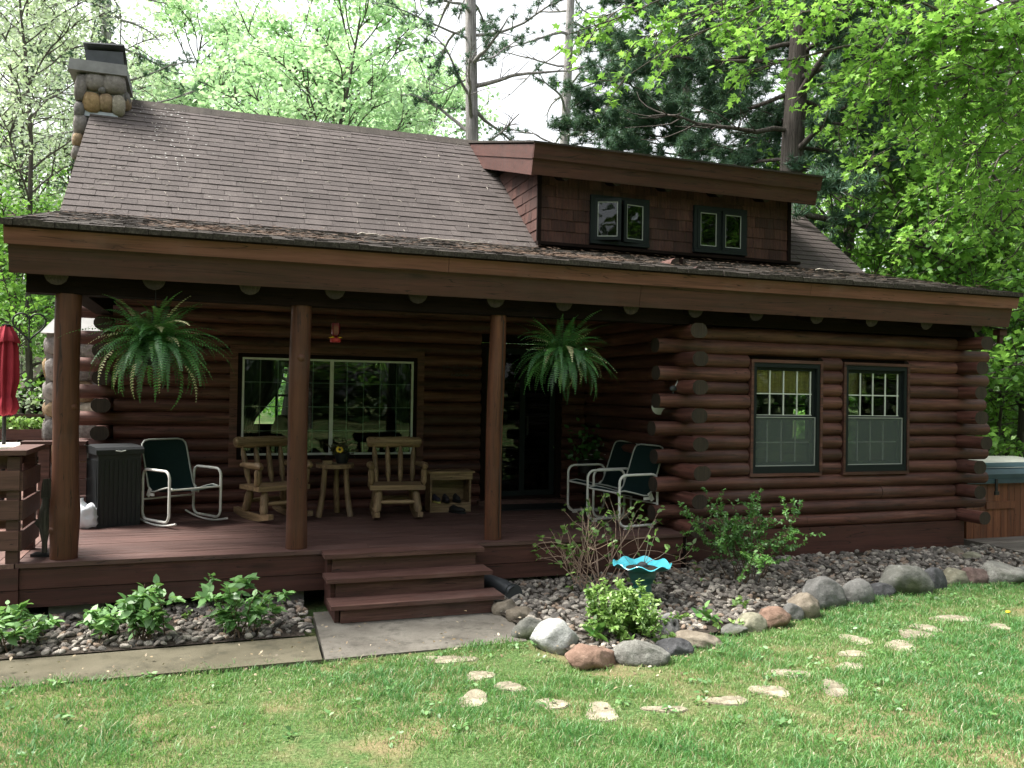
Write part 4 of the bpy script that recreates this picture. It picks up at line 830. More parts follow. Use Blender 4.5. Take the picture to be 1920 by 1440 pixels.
pine(32, 1046, 300, 25, .20, 'slimmer bare pine trunk left of the dark pine', 15, 6.2, 26, 2.6, 7, 5, 22, .15, .005, .1, .35)
pine(33, 1463, 300, 15.5, .27, 'big dark white pine with thick trunk behind the dormer right end', 12, 5.2, 38, 3.2, 17, 11, 26, .16, .012, .08, .06, bark)
pine(34, 1285, 300, 21, .16, 'dark dense pine boughs left of the big white pine trunk', 12, 4.4, 62, 3.3, 18, 13, 26, .17, 0, .05, .0, bark)
pine(35, 196, 300, 23, .20, 'pine trunk rising behind the chimney cap', 14, 8.0, 22, 2.8, 7, 5, 20, .15, 0, .15, .3)
pine(36, 1650, 300, 34, .18, 'dark pine deep among the right-hand maples', 11, 3.0, 34, 2.6, 10, 8, 22, .16, 0, .05, .1, bark)
pine(37, 20, 300, 28, .2, 'far dark pine at the upper left edge', 14, 8.5, 20, 3.2, 9, 6, 20, .16, 0, .1, .1)
# undergrowth beyond the yard
rng = np.random.default_rng(5); n = 26000; u = rng.uniform(1500, 2150, n); d = rng.uniform(22, 46, n)
Pt = np.array([dp(a, 740, b_) for a, b_ in zip(u, d)]); Pt[:, 2] = -.5+rng.uniform(0, 1, n)**1.4*(2.2+1.3*np.sin(Pt[:, 0]*.6)+.8*np.sin(Pt[:, 1]*.9))
V, F, t = leaf_cloud(Pt, rng.uniform(.14, .3, n), np.clip(.55+.3*np.sin(Pt[:, 0]*1.1)+rng.normal(0, .2, n), 0, 1), rng, .4)
tag(link('undergrowth', np_mesh('undergrowth', V, F, wood_lf, t)), 'green woodland undergrowth beyond the right end of the cabin', 'undergrowth', kind='stuff')
n = 14000; u = rng.uniform(-260, 260, n); d = rng.uniform(21, 40, n); Pt = np.array([dp(a, 740, b_) for a, b_ in zip(u, d)]); Pt[:, 2] = -.5+rng.uniform(0, 1, n)**1.3*(3.0+1.2*np.sin(Pt[:, 0]*.7))
V, F, t = leaf_cloud(Pt, rng.uniform(.14, .28, n), np.clip(.6+rng.normal(0, .22, n), 0, 1), rng, .4)
tag(link('undergrowth', np_mesh('undergrowth', V, F, maple_lf, t)), 'green undergrowth beyond the left deck and shed', 'undergrowth', kind='stuff')
# far tree line closing the view between the trunks
n = 30000; az = rng.uniform(-.9, 1.6, n); d = rng.uniform(55, 80, n); Pt = np.stack([d*np.sin(az), d*np.cos(az)-8, -.5+rng.uniform(0, 1, n)**1.2*(6.5+2*np.sin(az*23)+1.5*np.sin(az*51))], -1)
V, F, t = leaf_cloud(Pt, rng.uniform(.4, .8, n), np.clip(.5+rng.normal(0, .25, n), 0, 1), rng, .3)
tag(link('far_woodland', np_mesh('far_woodland', V, F, wood_lf, t)), 'far belt of woodland closing the view behind the cabin', 'woodland', kind='stuff')
n = 60000; az = rng.uniform(1.6, 5.6, n); d = rng.uniform(24, 36, n); Pt = np.stack([d*np.sin(az), d*np.cos(az)-8, -.5+rng.uniform(0, 1, n)*(14+2*np.sin(az*23)+1.5*np.sin(az*51))], -1)  # unseen belt, added dense and dark to keep low sky light off the porch
V, F, t = leaf_cloud(Pt, rng.uniform(.4, .8, n), np.clip(.4+rng.normal(0, .25, n), 0, 1), rng, .3)
tag(link('far_woodland', np_mesh('far_woodland', V, F, deep_lf, t)), 'unseen belt of woodland opposite the cabin, added to block low sky', 'woodland', kind='stuff')
# trees behind the viewer (they show in the window glass)
for k, (x, y, m, s) in enumerate(((-9, -22, mA, 1.2), (-3, -27, mB, 1.1), (4, -24, mC, 1.2), (10, -26, mA, 1.3), (17, -20, mB, 1.2), (22, -12, mC, 1.1))):
    tree_thing('maple_tree', ['leafy tree across the lawn, far left one opposite the porch', 'tall leafy tree across the lawn opposite the chimney end', 'bright maple across the lawn opposite the steps', 'leafy tree across the lawn opposite the right windows', 'tall leafy tree across the lawn opposite the cabin corner', 'bright maple across the lawn opposite the hot tub'][k], m, (x, y, -.3), k*1.3, s, 'trees opposite the cabin front', None, None)
# the maple whose boughs hang into the upper right
rng = np.random.default_rng(77); T = Tubes(); base = np.array([12.6, -.6, -.5]); tr = branch_pts((0, 0, 0), (-.05, .02, 1), 9.5, 12, rng, .06); T.add(tr, .26, .08, 12)
C = []; D = []; tt = []
targets = [(1062, 70, 9.0, 2), (1130, 35, 9.2, 2), (1185, 130, 9.0, 3), (1250, 50, 9.3, 3), (1300, 25, 9.6, 3), (1375, 75, 9.2, 3), (1425, 15, 9.8, 2), (1545, 195, 9.6, 1), (1580, 60, 9.6, 4), (1620, 150, 9.5, 4), (1590, 225, 9.7, 3), (1680, 40, 9.8, 4), (1700, 125, 9.6, 5), (1680, 210, 9.8, 5), (1760, 70, 9.6, 5), (1780, 170, 9.8, 5), (1750, 260, 10, 5), (1840, 40, 9.6, 5), (1850, 130, 9.7, 5), (1860, 230, 9.8, 5), (1820, 320, 10, 5), (1905, 80, 9.5, 5), (1910, 190, 9.6, 5), (1900, 300, 9.8, 5), (1720, 350, 10.4, 4), (1880, 390, 10.2, 5), (1640, 300, 10.2, 3), (1560, 150, 10, 3), (1800, 420, 10.6, 4), (1700, 440, 10.8, 3), (1920, 470, 10.4, 4), (1210, 60, 9.5, 3), (1340, 130, 9.4, 2), (1540, 15, 9.6, 4), (1800, 15, 9.4, 5), (1640, 95, 9.3, 4)]
for (u, v, d, dens) in targets:
    e = dp(u, v, d)-base; s0 = np.array(tr[R.choice([7, 8, 9, 10])]); n_ = 12; hor = np.linalg.norm((e-s0)[:2]); mid_up = .12*hor
    path = [s0+(e-s0)*f+np.array([0, 0, 1])*mid_up*math.sin(math.pi*f)*(1-f*.3)+rng.normal(0, .05, 3) for f in np.linspace(0, 1, n_+1)]; T.add(path, .045, .004, 6)
    for j in range(dens*3+3):
        q = n_-abs(rng.normal(0, .16))*n_; q = float(np.clip(q, 4, n_-.01)); a = int(q); bb = path[a]+(path[a+1]-path[a])*(q-a); dd = (path[a+1]-path[a]); dd = dd/np.linalg.norm(dd)+rng.normal(0, .7, 3)*np.array([1, 1, .5])+np.array([0, 0, -.25]); tw = branch_pts(bb, dd, rng.uniform(.3, .75), 5, rng, .35, -.08); T.add(tw, .008, .0025, 4)
        S = np.array(tw); m = 13; pk = rng.uniform(.15, 1, m)*4.99; ai = pk.astype(int); C.append(S[ai]+(S[ai+1]-S[ai])*(pk-ai)[:, None]+rng.normal(0, .045, (m, 3))); D.append((S[ai+1]-S[ai])+np.array([0, 0, -.05])); tt.append(np.clip(rng.uniform(.35, .95)+rng.normal(0, .15, m), 0, 1))
C = np.concatenate(C); D = np.concatenate(D); V, F, t = leaf_cloud(C, rng.uniform(.065, .115, len(C)), np.concatenate(tt), rng, .9, 'maple', D*4)
t_ = thing('maple_tree', 'near maple whose bright leafy boughs hang over the roof at upper right', 'tree', tuple(base)); link('trunk', T.mesh('trunk', bark), t_); link('crown', np_mesh('crown', V, F, maple_lf, t), t_)

# ------------------------------------------------------------------ lawn grass
def grass(n, xr, yr, hmul=1.0, seed=3):
    g = np.random.default_rng(seed); x = g.uniform(*xr, n); y = g.uniform(*yr, n)
    k = y < edge_y(x)+.03+g.normal(0, .035, n); x, y = x[k], y[k]
    return x, y, g
FLAG = [(838, 1238, 98, 15, 'long cream flagstone in the grass just below the landing slab'), (900, 1268, 50, 17, 'small cream flagstone second from the landing slab'), (955, 1289, 56, 17, 'half overgrown flagstone third from the landing slab'), (888, 1312, 58, 30, 'grass-covered tan flagstone lowest at left of the path'), (1036, 1321, 62, 18, 'mostly buried flagstone left of the square cream one'),
        (1127, 1337, 68, 32, 'squarish bright cream flagstone nearest the viewer'), (1248, 1331, 80, 11, 'thin sliver of flagstone right of the square cream one'), (1366, 1315, 68, 18, 'wedge of pale flagstone mid path'), (1446, 1297, 66, 22, 'pale flagstone in the pair at mid path, lower one'), (1486, 1264, 70, 15, 'pale flagstone in the pair at mid path, upper one'),
        (1567, 1292, 50, 32, 'rounded cream flagstone standing alone right of mid path'), (1606, 1201, 58, 15, 'pale flagstone at the left side of the upper path'), (1600, 1227, 50, 10, 'narrow flagstone just below the upper left one'), (1595, 1251, 58, 10, 'thin buried flagstone lowest of the upper left three'), (1690, 1213, 58, 20, 'slanting pale flagstone right of the upper left three'), (1718, 1190, 74, 14, 'long slanting flagstone in the upper path'), (1736, 1178, 58, 11, 'partly overgrown flagstone above the long slanting one'), (1790, 1161, 80, 13, 'long cream flagstone at the top end of the path'), (1872, 1176, 46, 9, 'faint flagstone under the dandelion at far right')]
fl = []
flag_m = rock('flagstone', (.1350, .1170, .0810), (.2970, .2655, .1935), (.3870, .3555, .2700), 7, .4)
for k, (u, v, w, h, lab) in enumerate(FLAG):
    p = gp(u, v, -.47); z = float(lawn_z(p[0], p[1])); p = gp(u, v, z); Zd = depth(p)/FPX; cosd = (CAM[2]-z)/np.linalg.norm(CAM-p); sx = w*Zd/2; sy = max(h, 12)*Zd/2/cosd; fl.append((p[0], p[1], sx, sy))
    rr = random.Random(k+90); nn = 22; an = [2*math.pi*i/nn for i in range(nn)]; ph = [rr.uniform(0, 6.28) for _ in range(3)]; rx = [1+.16*math.sin(2*a+ph[0])+.11*math.sin(3*a+ph[1])+.05*math.sin(7*a+ph[2])+rr.uniform(-.03, .03) for a in an]
    b = MB(); top = [(sx*math.cos(a)*q, sy*math.sin(a)*q) for a, q in zip(an, rx)]; b.prism([(x*1.0, y*1.0) for x, y in top], 'z', -.04, .002); b.prism([(x*.95, y*.95) for x, y in top], 'z', .002, .007)
    tag(obj('flagstone', b, flag_m, None, False, (p[0], p[1], z+.002), (rr.uniform(-.03, .03), rr.uniform(-.03, .03), -YAW)), lab, 'flagstone', 'flagstones set in the lawn')
def blades(name, n, xr, yr, seed, hm=1.0, view=True):
    x, y, g = grass(n, xr, yr, 1, seed)
    if view:                                            # thin out with distance, keep to what can be seen
        P = np.stack([x-CAM[0], y-CAM[1]], -1); az = np.arctan2(P[:, 0], P[:, 1])-YAW; k = (np.abs(az) < .68) & (y > -5.4); x, y = x[k], y[k]
    noi = np.array([mnoise.noise(Vector((a*.85, b_*.85, 1.7)))+.5*mnoise.noise(Vector((a*2.3, b_*2.3, 5.1))) for a, b_ in zip(x, y)])
    keep = g.uniform(0, 1, len(x)) < np.clip(.95-1.15*np.clip(noi-.12, 0, 1)*2.2, .12, 1)
    for (fx, fy, sx, sy) in fl:
        dx, dy = x-fx, y-fy; c, s_ = math.cos(YAW), math.sin(YAW); a_, b_ = dx*c-dy*s_, dx*s_+dy*c
        rad = (a_/sx)**2+(b_/sy)**2; keep &= (rad > .52+.2*np.sin(a_*35+fx*9)+.12*np.sin(b_*61)) | ((g.uniform(0, 1, len(x)) < .16) & (rad > .15))
    x, y, noi = x[keep], y[keep], noi[keep]; n = len(x); z = lawn_z(x, y)
    cl = np.array([mnoise.noise(Vector((a_*7, b_*7, 9.3))) for a_, b_ in zip(x, y)]); h = g.uniform(.012, .034, n)*hm*(1.15-.7*np.clip(noi, -.4, .6))*np.clip(1+1.1*cl, .55, 1.9); w = g.uniform(.0016, .0034, n); a = g.uniform(0, 6.28, n); ln = g.uniform(.3, 1.5, n)*h; b2 = g.uniform(0, 6.28, n)
    wx_, wy_ = np.cos(a)*w, np.sin(a)*w; lx, ly = np.cos(b2)*ln, np.sin(b2)*ln
    V = np.stack([np.stack([x-wx_, y-wy_, z-.004], -1), np.stack([x+wx_, y+wy_, z-.004], -1), np.stack([x-wx_*.8+lx*.35, y-wy_*.8+ly*.35, z+h*.6], -1), np.stack([x+wx_*.8+lx*.35, y+wy_*.8+ly*.35, z+h*.6], -1), np.stack([x+lx, y+ly, z+h], -1)], 1).reshape(-1, 3)
    o5 = (np.arange(n)*5)[:, None]; F = np.concatenate([o5+np.array([0, 1, 3]), o5+np.array([0, 3, 2]), o5+np.array([2, 3, 4])], 0)
    tint = np.clip(.52-.9*noi+.25*cl+g.normal(0, .16, n), 0, 1); tint[g.uniform(0, 1, n) < .13] = .0
    return link(name, np_mesh(name, V, F, grass_m, np.repeat(tint, 5)))
grass_m = leafmat('grass_blade', [(0, (.32, .29, .16)), (.14, (.22, .28, .10)), (.4, (.13, .28, .07)), (1, (.06, .20, .05))], .35, .04)
tag(blades('grass', 420000, (-2.6, 11), (-5.4, -.75), 3), 'patchy green lawn grass in front of the cabin', 'grass', kind='stuff')
tag(blades('grass', 60000, (-8, 14), (-9, -.75), 4, 1.1, False), 'thin lawn grass reaching to the sides of the yard', 'grass', kind='stuff')

wc = []; wr = np.random.default_rng(61)
for k in range(110):
    x = wr.uniform(-1.4, 8.5); y = edge_y(x)-abs(wr.normal(0, 1.3))-.05
    if y < -5: continue
    m = int(wr.integers(6, 18)); q = np.stack([x+wr.normal(0, .03, m), y+wr.normal(0, .03, m), np.zeros(m)], -1); q[:, 2] = lawn_z(q[:, 0], q[:, 1])+wr.uniform(.012, .04, m); wc.append(q)
wc = np.concatenate(wc); V, F, t = leaf_cloud(wc, wr.uniform(.022, .05, len(wc)), wr.uniform(.2, 1, len(wc)), wr, 1.2, 'oval'); tag(link('lawn_weeds', np_mesh('lawn_weeds', V, F, hyd_lf, t)), 'small broad-leaved weeds dotted through the lawn', 'weeds', kind='stuff')
n_ = 900; x = wr.uniform(-1.5, 9, n_); y = np.where(wr.uniform(0, 1, n_) < .6, edge_y(x)+wr.normal(0, .22, n_), wr.uniform(-4.6, -.3, n_)); z = np.where(y < edge_y(x), lawn_z(x, y)+.015, np.maximum(bed_z(x, y)+.03, -.47)); V, F, t = leaf_cloud(np.stack([x, y, z], -1), wr.uniform(.012, .04, n_), wr.uniform(0, 1, n_), wr, 2.0, 'oval')
tag(link('leaf_litter', np_mesh('leaf_litter', V, F, leafmat('dead_leaf', [(0, (.10, .07, .04)), (.5, (.22, .16, .09)), (1, (.38, .31, .2))], .1), t)), 'dry brown leaf bits scattered along the stones and lawn', 'leaf litter', kind='stuff')
# ------------------------------------------------------------------ boulders
RK = {'grey': rock('boulder_grey', (.0826, .0810, .0763), (.1434, .1420, .1357), None, 4), 'white': rock('boulder_white', (.1985, .2030, .1908), (.3192, .3280, .3138), (.3743, .3830, .3689), 7, .3), 'pink': rock('boulder_pink', (.1216, .0750, .0551), (.2090, .1360, .1018), (.2536, .1800, .1357), 4, .15), 'tan': rock('boulder_tan', (.1102, .0900, .0678), (.1815, .1570, .1230), None, 4, .2), 'dark': rock('boulder_dark', (.0389, .0390, .0413), (.0798, .0810, .0848), None, 5, .3), 'moss': rock('boulder_moss', (.0712, .0720, .0615), (.1321, .1330, .1198), None, 3, .25, .85), 'speck': rock('boulder_speck', (.1102, .1070, .0954), (.1872, .1860, .1664), (.2480, .2490, .2279), 8, .5), 'yell': rock('boulder_yellow', (.1434, .1330, .0922), (.2318, .2230, .1664), None, 4, .2), 'red': rock('boulder_red', (.0883, .0580, .0519), (.1539, .1100, .0986), None, 4, .2)}
BL = [(949, 1138, 44, 36, 'tan', 'angular tan-grey rock tucked against the bottom step'), (976, 1151, 50, 36, 'tan', 'rounded tan rock second from the bottom step'), (996, 1178, 64, 42, 'moss', 'dark mossy rock beside the landing slab corner'), (1046, 1191, 84, 62, 'white', 'large whitish boulder at the landing slab corner'), (1116, 1232, 96, 48, 'pink', 'flat-topped pinkish boulder at the front of the bed'), (1213, 1226, 98, 48, 'speck', 'speckled grey boulder right of the pinkish one'), (1270, 1213, 66, 36, 'dark', 'dark grey rounded rock right of the speckled boulder'), (1320, 1200, 80, 26, 'tan', 'low flat tan rock in front of the bed'), (1382, 1181, 44, 22, 'moss', 'small flat mossy rock behind the tan edging'),
      (1414, 1166, 54, 36, 'yell', 'yellowish-tan rock left of the reddish-tan one'), (1455, 1158, 66, 40, 'pink', 'wide reddish-tan rock mid edging'), (1488, 1148, 40, 36, 'grey', 'narrow grey angular rock mid edging'), (1513, 1134, 58, 46, 'tan', 'rounded tan boulder mid edging'), (1553, 1110, 84, 64, 'grey', 'large grey boulder with a slanting top, mid edging'), (1614, 1109, 58, 50, 'grey', 'grey boulder with a split face right of the large one'), (1660, 1107, 50, 30, 'dark', 'low dark rock between two grey boulders'), (1707, 1089, 100, 64, 'moss', 'big grey boulder with dark moss patches'), (1757, 1086, 48, 48, 'dark', 'upright slate-grey rock beside the mossy boulder'), (1798, 1081, 50, 34, 'yell', 'pale yellowish rock near the right end of the edging'), (1834, 1078, 52, 38, 'red', 'reddish-brown rock near the right end of the edging'), (1886, 1075, 80, 46, 'speck', 'large pale boulder at the right frame edge'), (1928, 1077, 46, 34, 'grey', 'grey rock cut by the right frame edge'), (1796, 1034, 30, 20, 'tan', 'small tan stone at the cabin right corner'), (1826, 1042, 32, 16, 'yell', 'small pale stone by the wooden walkway'), (1392, 1150, 26, 12, 'grey', 'little grey stone among the bed seedlings'), (1100, 1092, 24, 16, 'white', 'small pale rough rock under the bare shrub')]
def boulder_mesh(sx, sy, sz, mat, seed):
    g = np.random.default_rng(seed); v = S4V.copy()
    for _ in range(13):
        nn = g.normal(0, 1, 3); nn /= np.linalg.norm(nn); off = g.uniform(.66, .93); dt = v@nn; over = np.clip(dt-off, 0, None); v = v-nn[None]*over[:, None]*.93
    o_ = Vector((seed*1.7 % 31, seed*3.3 % 29, seed*.9 % 37)); d = np.array([.5*mnoise.noise(Vector(p)*1.2+o_)+.28*mnoise.noise(Vector(p)*2.7+o_)+.13*mnoise.noise(Vector(p)*6+o_)+.07*mnoise.noise(Vector(p)*14+o_) for p in S4V])
    v = v*(1+.22*d)[:, None]; v /= np.abs(v).max(0); return np_mesh('boulder', v*np.array([sx, sy, sz]), S4F, mat, None, True)
for k, (u, v, w, h, mt, lab) in enumerate(BL):
    zg = -.49 if u < 1500 else -.46
    if v < 1060: zg = -.40
    p = gp(u, v+h*.42, zg); Zd = depth(p)/FPX; sx = w*Zd*.58; sz = h*Zd*.66
    me = boulder_mesh(sx, sx*R.uniform(.62, .8), sz, RK[mt], 200+k)
    tag(link('boulder', me, None, (p[0], p[1]+sx*.35, p[2]+sz*.30), (R.uniform(-.12, .12), R.uniform(-.12, .12), -YAW+R.uniform(-.3, .3))), lab, 'boulder', 'boulders edging the gravel bed')
# carved stone face
p = gp(1256, 1192, -.48); fc = thing('stone_face', 'grey carved stone face with hollow eyes leaning in the gravel bed', 'ornament', tuple(p), -.2)
v = S3V.copy(); v = v*np.array([.085, .05, .12]); v[:, 2] = v[:, 2]+.06
for ex in (-.035, .035):
    dd = np.sqrt(((v[:, 0]-ex)/.026)**2+((v[:, 2]-.085)/.034)**2); f = np.clip(1-dd, 0, 1)*(v[:, 1] < 0); v[:, 1] += f*.05
f = np.exp(-((v[:, 0])/.012)**2-((v[:, 2]-.05)/.035)**2)*(v[:, 1] < 0); v[:, 1] -= f*.015
o = link('head', np_mesh('head', v, S3F, rock('face_stone', (.1, .1, .105), (.2, .195, .19), None, 6), None, True), fc, (0, 0, 0), (-.25, 0, 0))
for ex in (-.035, .035): e = MB(); e.lathe([(.018, -.002), (.012, .002)], 10); e.v = [(p_[0]+ex, -p_[2]-.020, p_[1]*1.4+.085) for p_ in e.v]; obj('eye', e, black_metal, o)

# ------------------------------------------------------------------ shrubs and plants
def plant(name, label, base, stems, leaf, lm, kind='oval', cat='shrub', group=None, tw=twig_m, leaf_n=14, lsize=.035, spread=.6, hgt=.6, seed=1, sub=3, r=.006, tintc=.55, start=.35, up=.5):
    rng = np.random.default_rng(seed); T = Tubes(); C = []; D = []; tt = []
    for i in range(stems):
        az = i*2.399+rng.normal(0, .4); f = math.sqrt((i+.5)/stems)*spread; L = hgt*rng.uniform(.7, 1.08); d = np.array([math.cos(az)*f, math.sin(az)*f, 1.0]); b0 = np.array([rng.normal(0, .05)*spread*2, rng.normal(0, .05)*spread*2, -.02])
        s = branch_pts(b0, d, L, 7, rng, .22); T.add(s, r, r*.35, 5); paths = [s]
        for j in range(sub):
            q = rng.integers(2, 7); dd = (s[q]-s[q-1]); dd = dd/np.linalg.norm(dd)+rng.normal(0, .6, 3); s2 = branch_pts(s[q], dd, L*rng.uniform(.25, .5), 4, rng, .3); T.add(s2, r*.5, r*.2, 4); paths.append(s2)
        base_t = rng.uniform(tintc-.3, tintc+.3)
        for S in paths:
            S = np.array(S); n_ = len(S)-1; pk = rng.uniform(start, 1, leaf_n)*n_*.999; ai = pk.astype(int); C.append(S[ai]+(S[ai+1]-S[ai])*(pk-ai)[:, None]); dd = (S[ai+1]-S[ai]); dd /= np.linalg.norm(dd, axis=1)[:, None]; D.append(dd*.5+rng.normal(0, .8, (leaf_n, 3))); tt.append(np.clip(base_t+rng.normal(0, .15, leaf_n)+.25*(pk/n_-.6), 0, 1))
    C = np.concatenate(C); D = np.concatenate(D); V, F, t = leaf_cloud(C, rng.uniform(.65, 1.25, len(C))*lsize, np.concatenate(tt), rng, up, kind, D)
    th = thing(name, label, cat, tuple(base), 0, group); link('stem', T.mesh('stem', tw), th); link('foliage', np_mesh('foliage', V, F, lm, t), th); return th
p = gp(1400, 1095, -.43); plant('leafy_shrub', 'airy green shrub with small leaves against the right log wall', p, 13, None, shrub_lf, 'oval', leaf_n=32, lsize=.038, spread=.78, hgt=.95, seed=3, sub=9, start=.3)
p = gp(1180, 1205, -.49); plant('lime_shrub', 'dense lime-green low shrub in front of the birdbath', p+np.array([0, .12, 0]), 30, None, lime_lf, 'oval', leaf_n=34, lsize=.042, spread=.95, hgt=.40, seed=5, sub=4, tintc=.6, start=.3)
pb = gp(1115, 1108, -.46); bare_tw = plain('bare_twig', (.3900, .2775, .2100), .85, .3, 18)
plant('twiggy_shrub', 'mostly bare twiggy shrub with a few budding leaves before the porch', pb, 20, None, lime_lf, 'oval', leaf_n=3, lsize=.06, spread=1.25, hgt=.88, seed=8, sub=6, tw=bare_tw, r=.0065, start=.86, tintc=.45)
for (u, v, hh, st, lab, sd_) in ((18, 1222, .36, 7, 'broad-leaved plant at the left frame edge in the gravel', 21), (80, 1200, .26, 3, 'small sparse broad-leaved plant left in the gravel bed', 22), (188, 1200, .28, 4, 'two-stemmed young broad-leaved plant in the gravel bed', 23), (272, 1200, .40, 13, 'bushy broad-leaved green plant in the left gravel bed', 24), (445, 1190, .42, 13, 'bushy broad-leaved green plant nearest the steps', 25), (225, 1190, .24, 3, 'thin broad-leaved plant left of the bushy middle one', 26)):
    p = gp(u, v, -.475); plant('broadleaf_plant', lab, p, st, None, hyd_lf, 'oval', 'plant', 'broad-leaved plants in the left gravel bed', leaf_n=14, lsize=.088, spread=.5, hgt=hh*1.05, seed=sd_, sub=1, start=.3, tintc=.55, up=1.0)
for (u, v, hh, st, ls, lab, sd_, ln) in ((1040, 1098, .16, 3, .06, 'small dark-leaved seedling by the deck right of the pipe', 31, 4), (1317, 1170, .18, 6, .10, 'tuft of upright dark green blades in the bed', 32, 3), (1388, 1140, .12, 6, .06, 'light green seedling left of the edging rocks', 33, 5), (1360, 1180, .10, 5, .05, 'low pale weed right of the upright tuft', 34, 5), (1108, 1205, .13, 5, .12, 'grey-green arching bulb leaves beside the white boulder', 35, 2), (1235, 1205, .12, 5, .06, 'low bright weed in front of the stone face', 36, 6), (1170, 1210, .12, 6, .06, 'fresh leaves at the foot of the lime shrub', 37, 6), (345, 1160, .12, 3, .05, 'tiny seedling under the deck edge left', 38, 4)):
    p = gp(u, v, -.47); plant('garden_seedling', lab, p, st, None, lime_lf if sd_ not in (31, 32, 35) else shrub_lf, 'oval', 'plant', 'small plants in the gravel beds', leaf_n=ln, lsize=ls, spread=.5, hgt=hh, seed=sd_, sub=0, r=.003, start=.3)
p = gp(1892, 1168, -.44); dn = thing('dandelion', 'yellow dandelion flower in the lawn at far right', 'flower', tuple(p)); obj('stalk', MB().tube([(0, 0, 0), (.004, 0, .04), (-.012, 0, .09)], .0025, 5), leafmat('stalk', [(0, (.1, .2, .04)), (1, (.1, .2, .04))]), dn); obj('bloom', MB().lathe([(.004, .085), (.02, .092), (.018, .102), (.004, .106)], 10, (-.012, 0, 0)), yellow_m, dn, True)
# birdbath
p = gp(1208, 1140, -.47); bb = thing('birdbath', 'turquoise ceramic birdbath with ruffled rim on a green pedestal', 'birdbath', (p[0]+.0, p[1]+.05, -.47))
wav = lambda a, r, z: (.017*math.sin(8*a)*max(0, (r-.14)/.12)) if r > .14 else 0
o = obj('pedestal', MB().lathe([(.155, 0), (.15, .02), (.105, .06), (.088, .16), (.083, .215), (.100, .222), (.103, .245), (.118, .262), (.128, .29), (.132, .335)], 28), teal_d, bb, True)
bo = obj('bowl_outside', MB().lathe([(.12, .330), (.17, .343), (.225, .362), (.268, .392)], 64, wave=wav, caps=False), teal_d, bb, True)
obj('bowl', MB().lathe([(.268, .3925), (.262, .399), (.225, .372), (.17, .354), (.001, .345)], 64, wave=wav, caps=False), teal_m, bb, True)
obj('pebble', MB().lathe([(.0, .345), (.05, .35), (.045, .385), (.02, .40)], 12, (.02, .03, 0)), RK['dark'], bb, True); obj('dead_leaves', MB().lathe([(.15, .3545), (.14, .3575), (.0, .358)], 24), soil_m, bb)

# ------------------------------------------------------------------ hanging ferns
def frond(org, az, el0, L, droop, rng):
    n = int(L/.024); P = [np.zeros(3)]
    for i in range(n):
        e = el0-droop*(i/n)**.9; P.append(P[-1]+np.array([math.cos(az)*math.cos(e), math.sin(az)*math.cos(e), math.sin(e)])*L/n)
    P = np.array(P); T = np.gradient(P, axis=0); T /= np.linalg.norm(T, axis=1)[:, None]; tw = rng.normal(0, .5); S = np.array([-math.sin(az), math.cos(az), tw*.5]); S /= np.linalg.norm(S); V = []; F = []; t = []
    base = rng.uniform(.05, .75); brown = rng.uniform() < .08; wd = rng.uniform(.032, .052)
    for i in range(2, n+1):
        f = i/n; w = max(.007, wd*math.sin(math.pi*min(1, f*.85+.15))**.7)*rng.uniform(.8, 1.1)
        for sg in (-1, 1):
            b0 = P[i]; d = S*sg+T[i]*.22+np.array([0, 0, -.2])+rng.normal(0, .08, 3); d /= np.linalg.norm(d); h = .0062; k = len(V)
            V += [b0-T[i]*h*.7, b0+d*w*.5-T[i]*h, b0+d*w, b0+d*w*.55+T[i]*h, b0+T[i]*h*.7]; F.append((k, k+1, k+2, k+3, k+4)); t += [1.0 if brown and f > .5 else min(.9, max(0, base+rng.normal(0, .08)+.15*(1-f)))]*5
    wv = S*.0022
    for i in range(0, n, 2): j = min(i+2, n); k = len(V); V += [P[i]-wv, P[i]+wv, P[j]+wv*.6, P[j]-wv*.6, (P[j]+P[i])/2-wv]; F.append((k, k+1, k+2, k+3, k+4)); t += [base*.8]*5
    return np_mesh('frond', np.array(V)+org, F, fern_m, t)
def fern(label, loc, top, seed, L0, n):
    rng = np.random.default_rng(seed); th = thing('hanging_fern', label, 'fern', tuple(loc)); h = top-loc[2]
    obj('pot', MB().lathe([(.09, -.17), (.12, -.02), (.13, 0), (.12, .0), (.10, -.03)], 18), black_pl, th, True)
    b = MB()
    for k in range(3): a = k*2.094; b.tube([(.12*math.cos(a), .12*math.sin(a), 0), (0, 0, h*.75)], .0025, 4)
    b.tube([(0, 0, h*.75), (0, 0, h)], .003, 4); obj('hanger', b, black_metal, th)
    for i in range(n):
        f = i/n; el = 1.45-1.35*f+rng.normal(0, .15); dr = (1.75+.4*f)*rng.uniform(.6, 1.25)
        if rng.uniform() < .04: el = rng.uniform(.9, 1.45); dr = .7
        link('frond', frond(np.array([rng.normal(0, .05), rng.normal(0, .05), -.03]), i*2.399+rng.normal(0, .25), el, L0*rng.uniform(.5, 1.15), dr, rng), th)
p = wp(290, 648, .0); fern('large hanging fern on the left between the first two posts', p, 2.30, 41, .62, 270)
p = wp(1056, 668, .12); fern('hanging fern on the right near the sliding door', p, 2.30, 42, .60, 240)

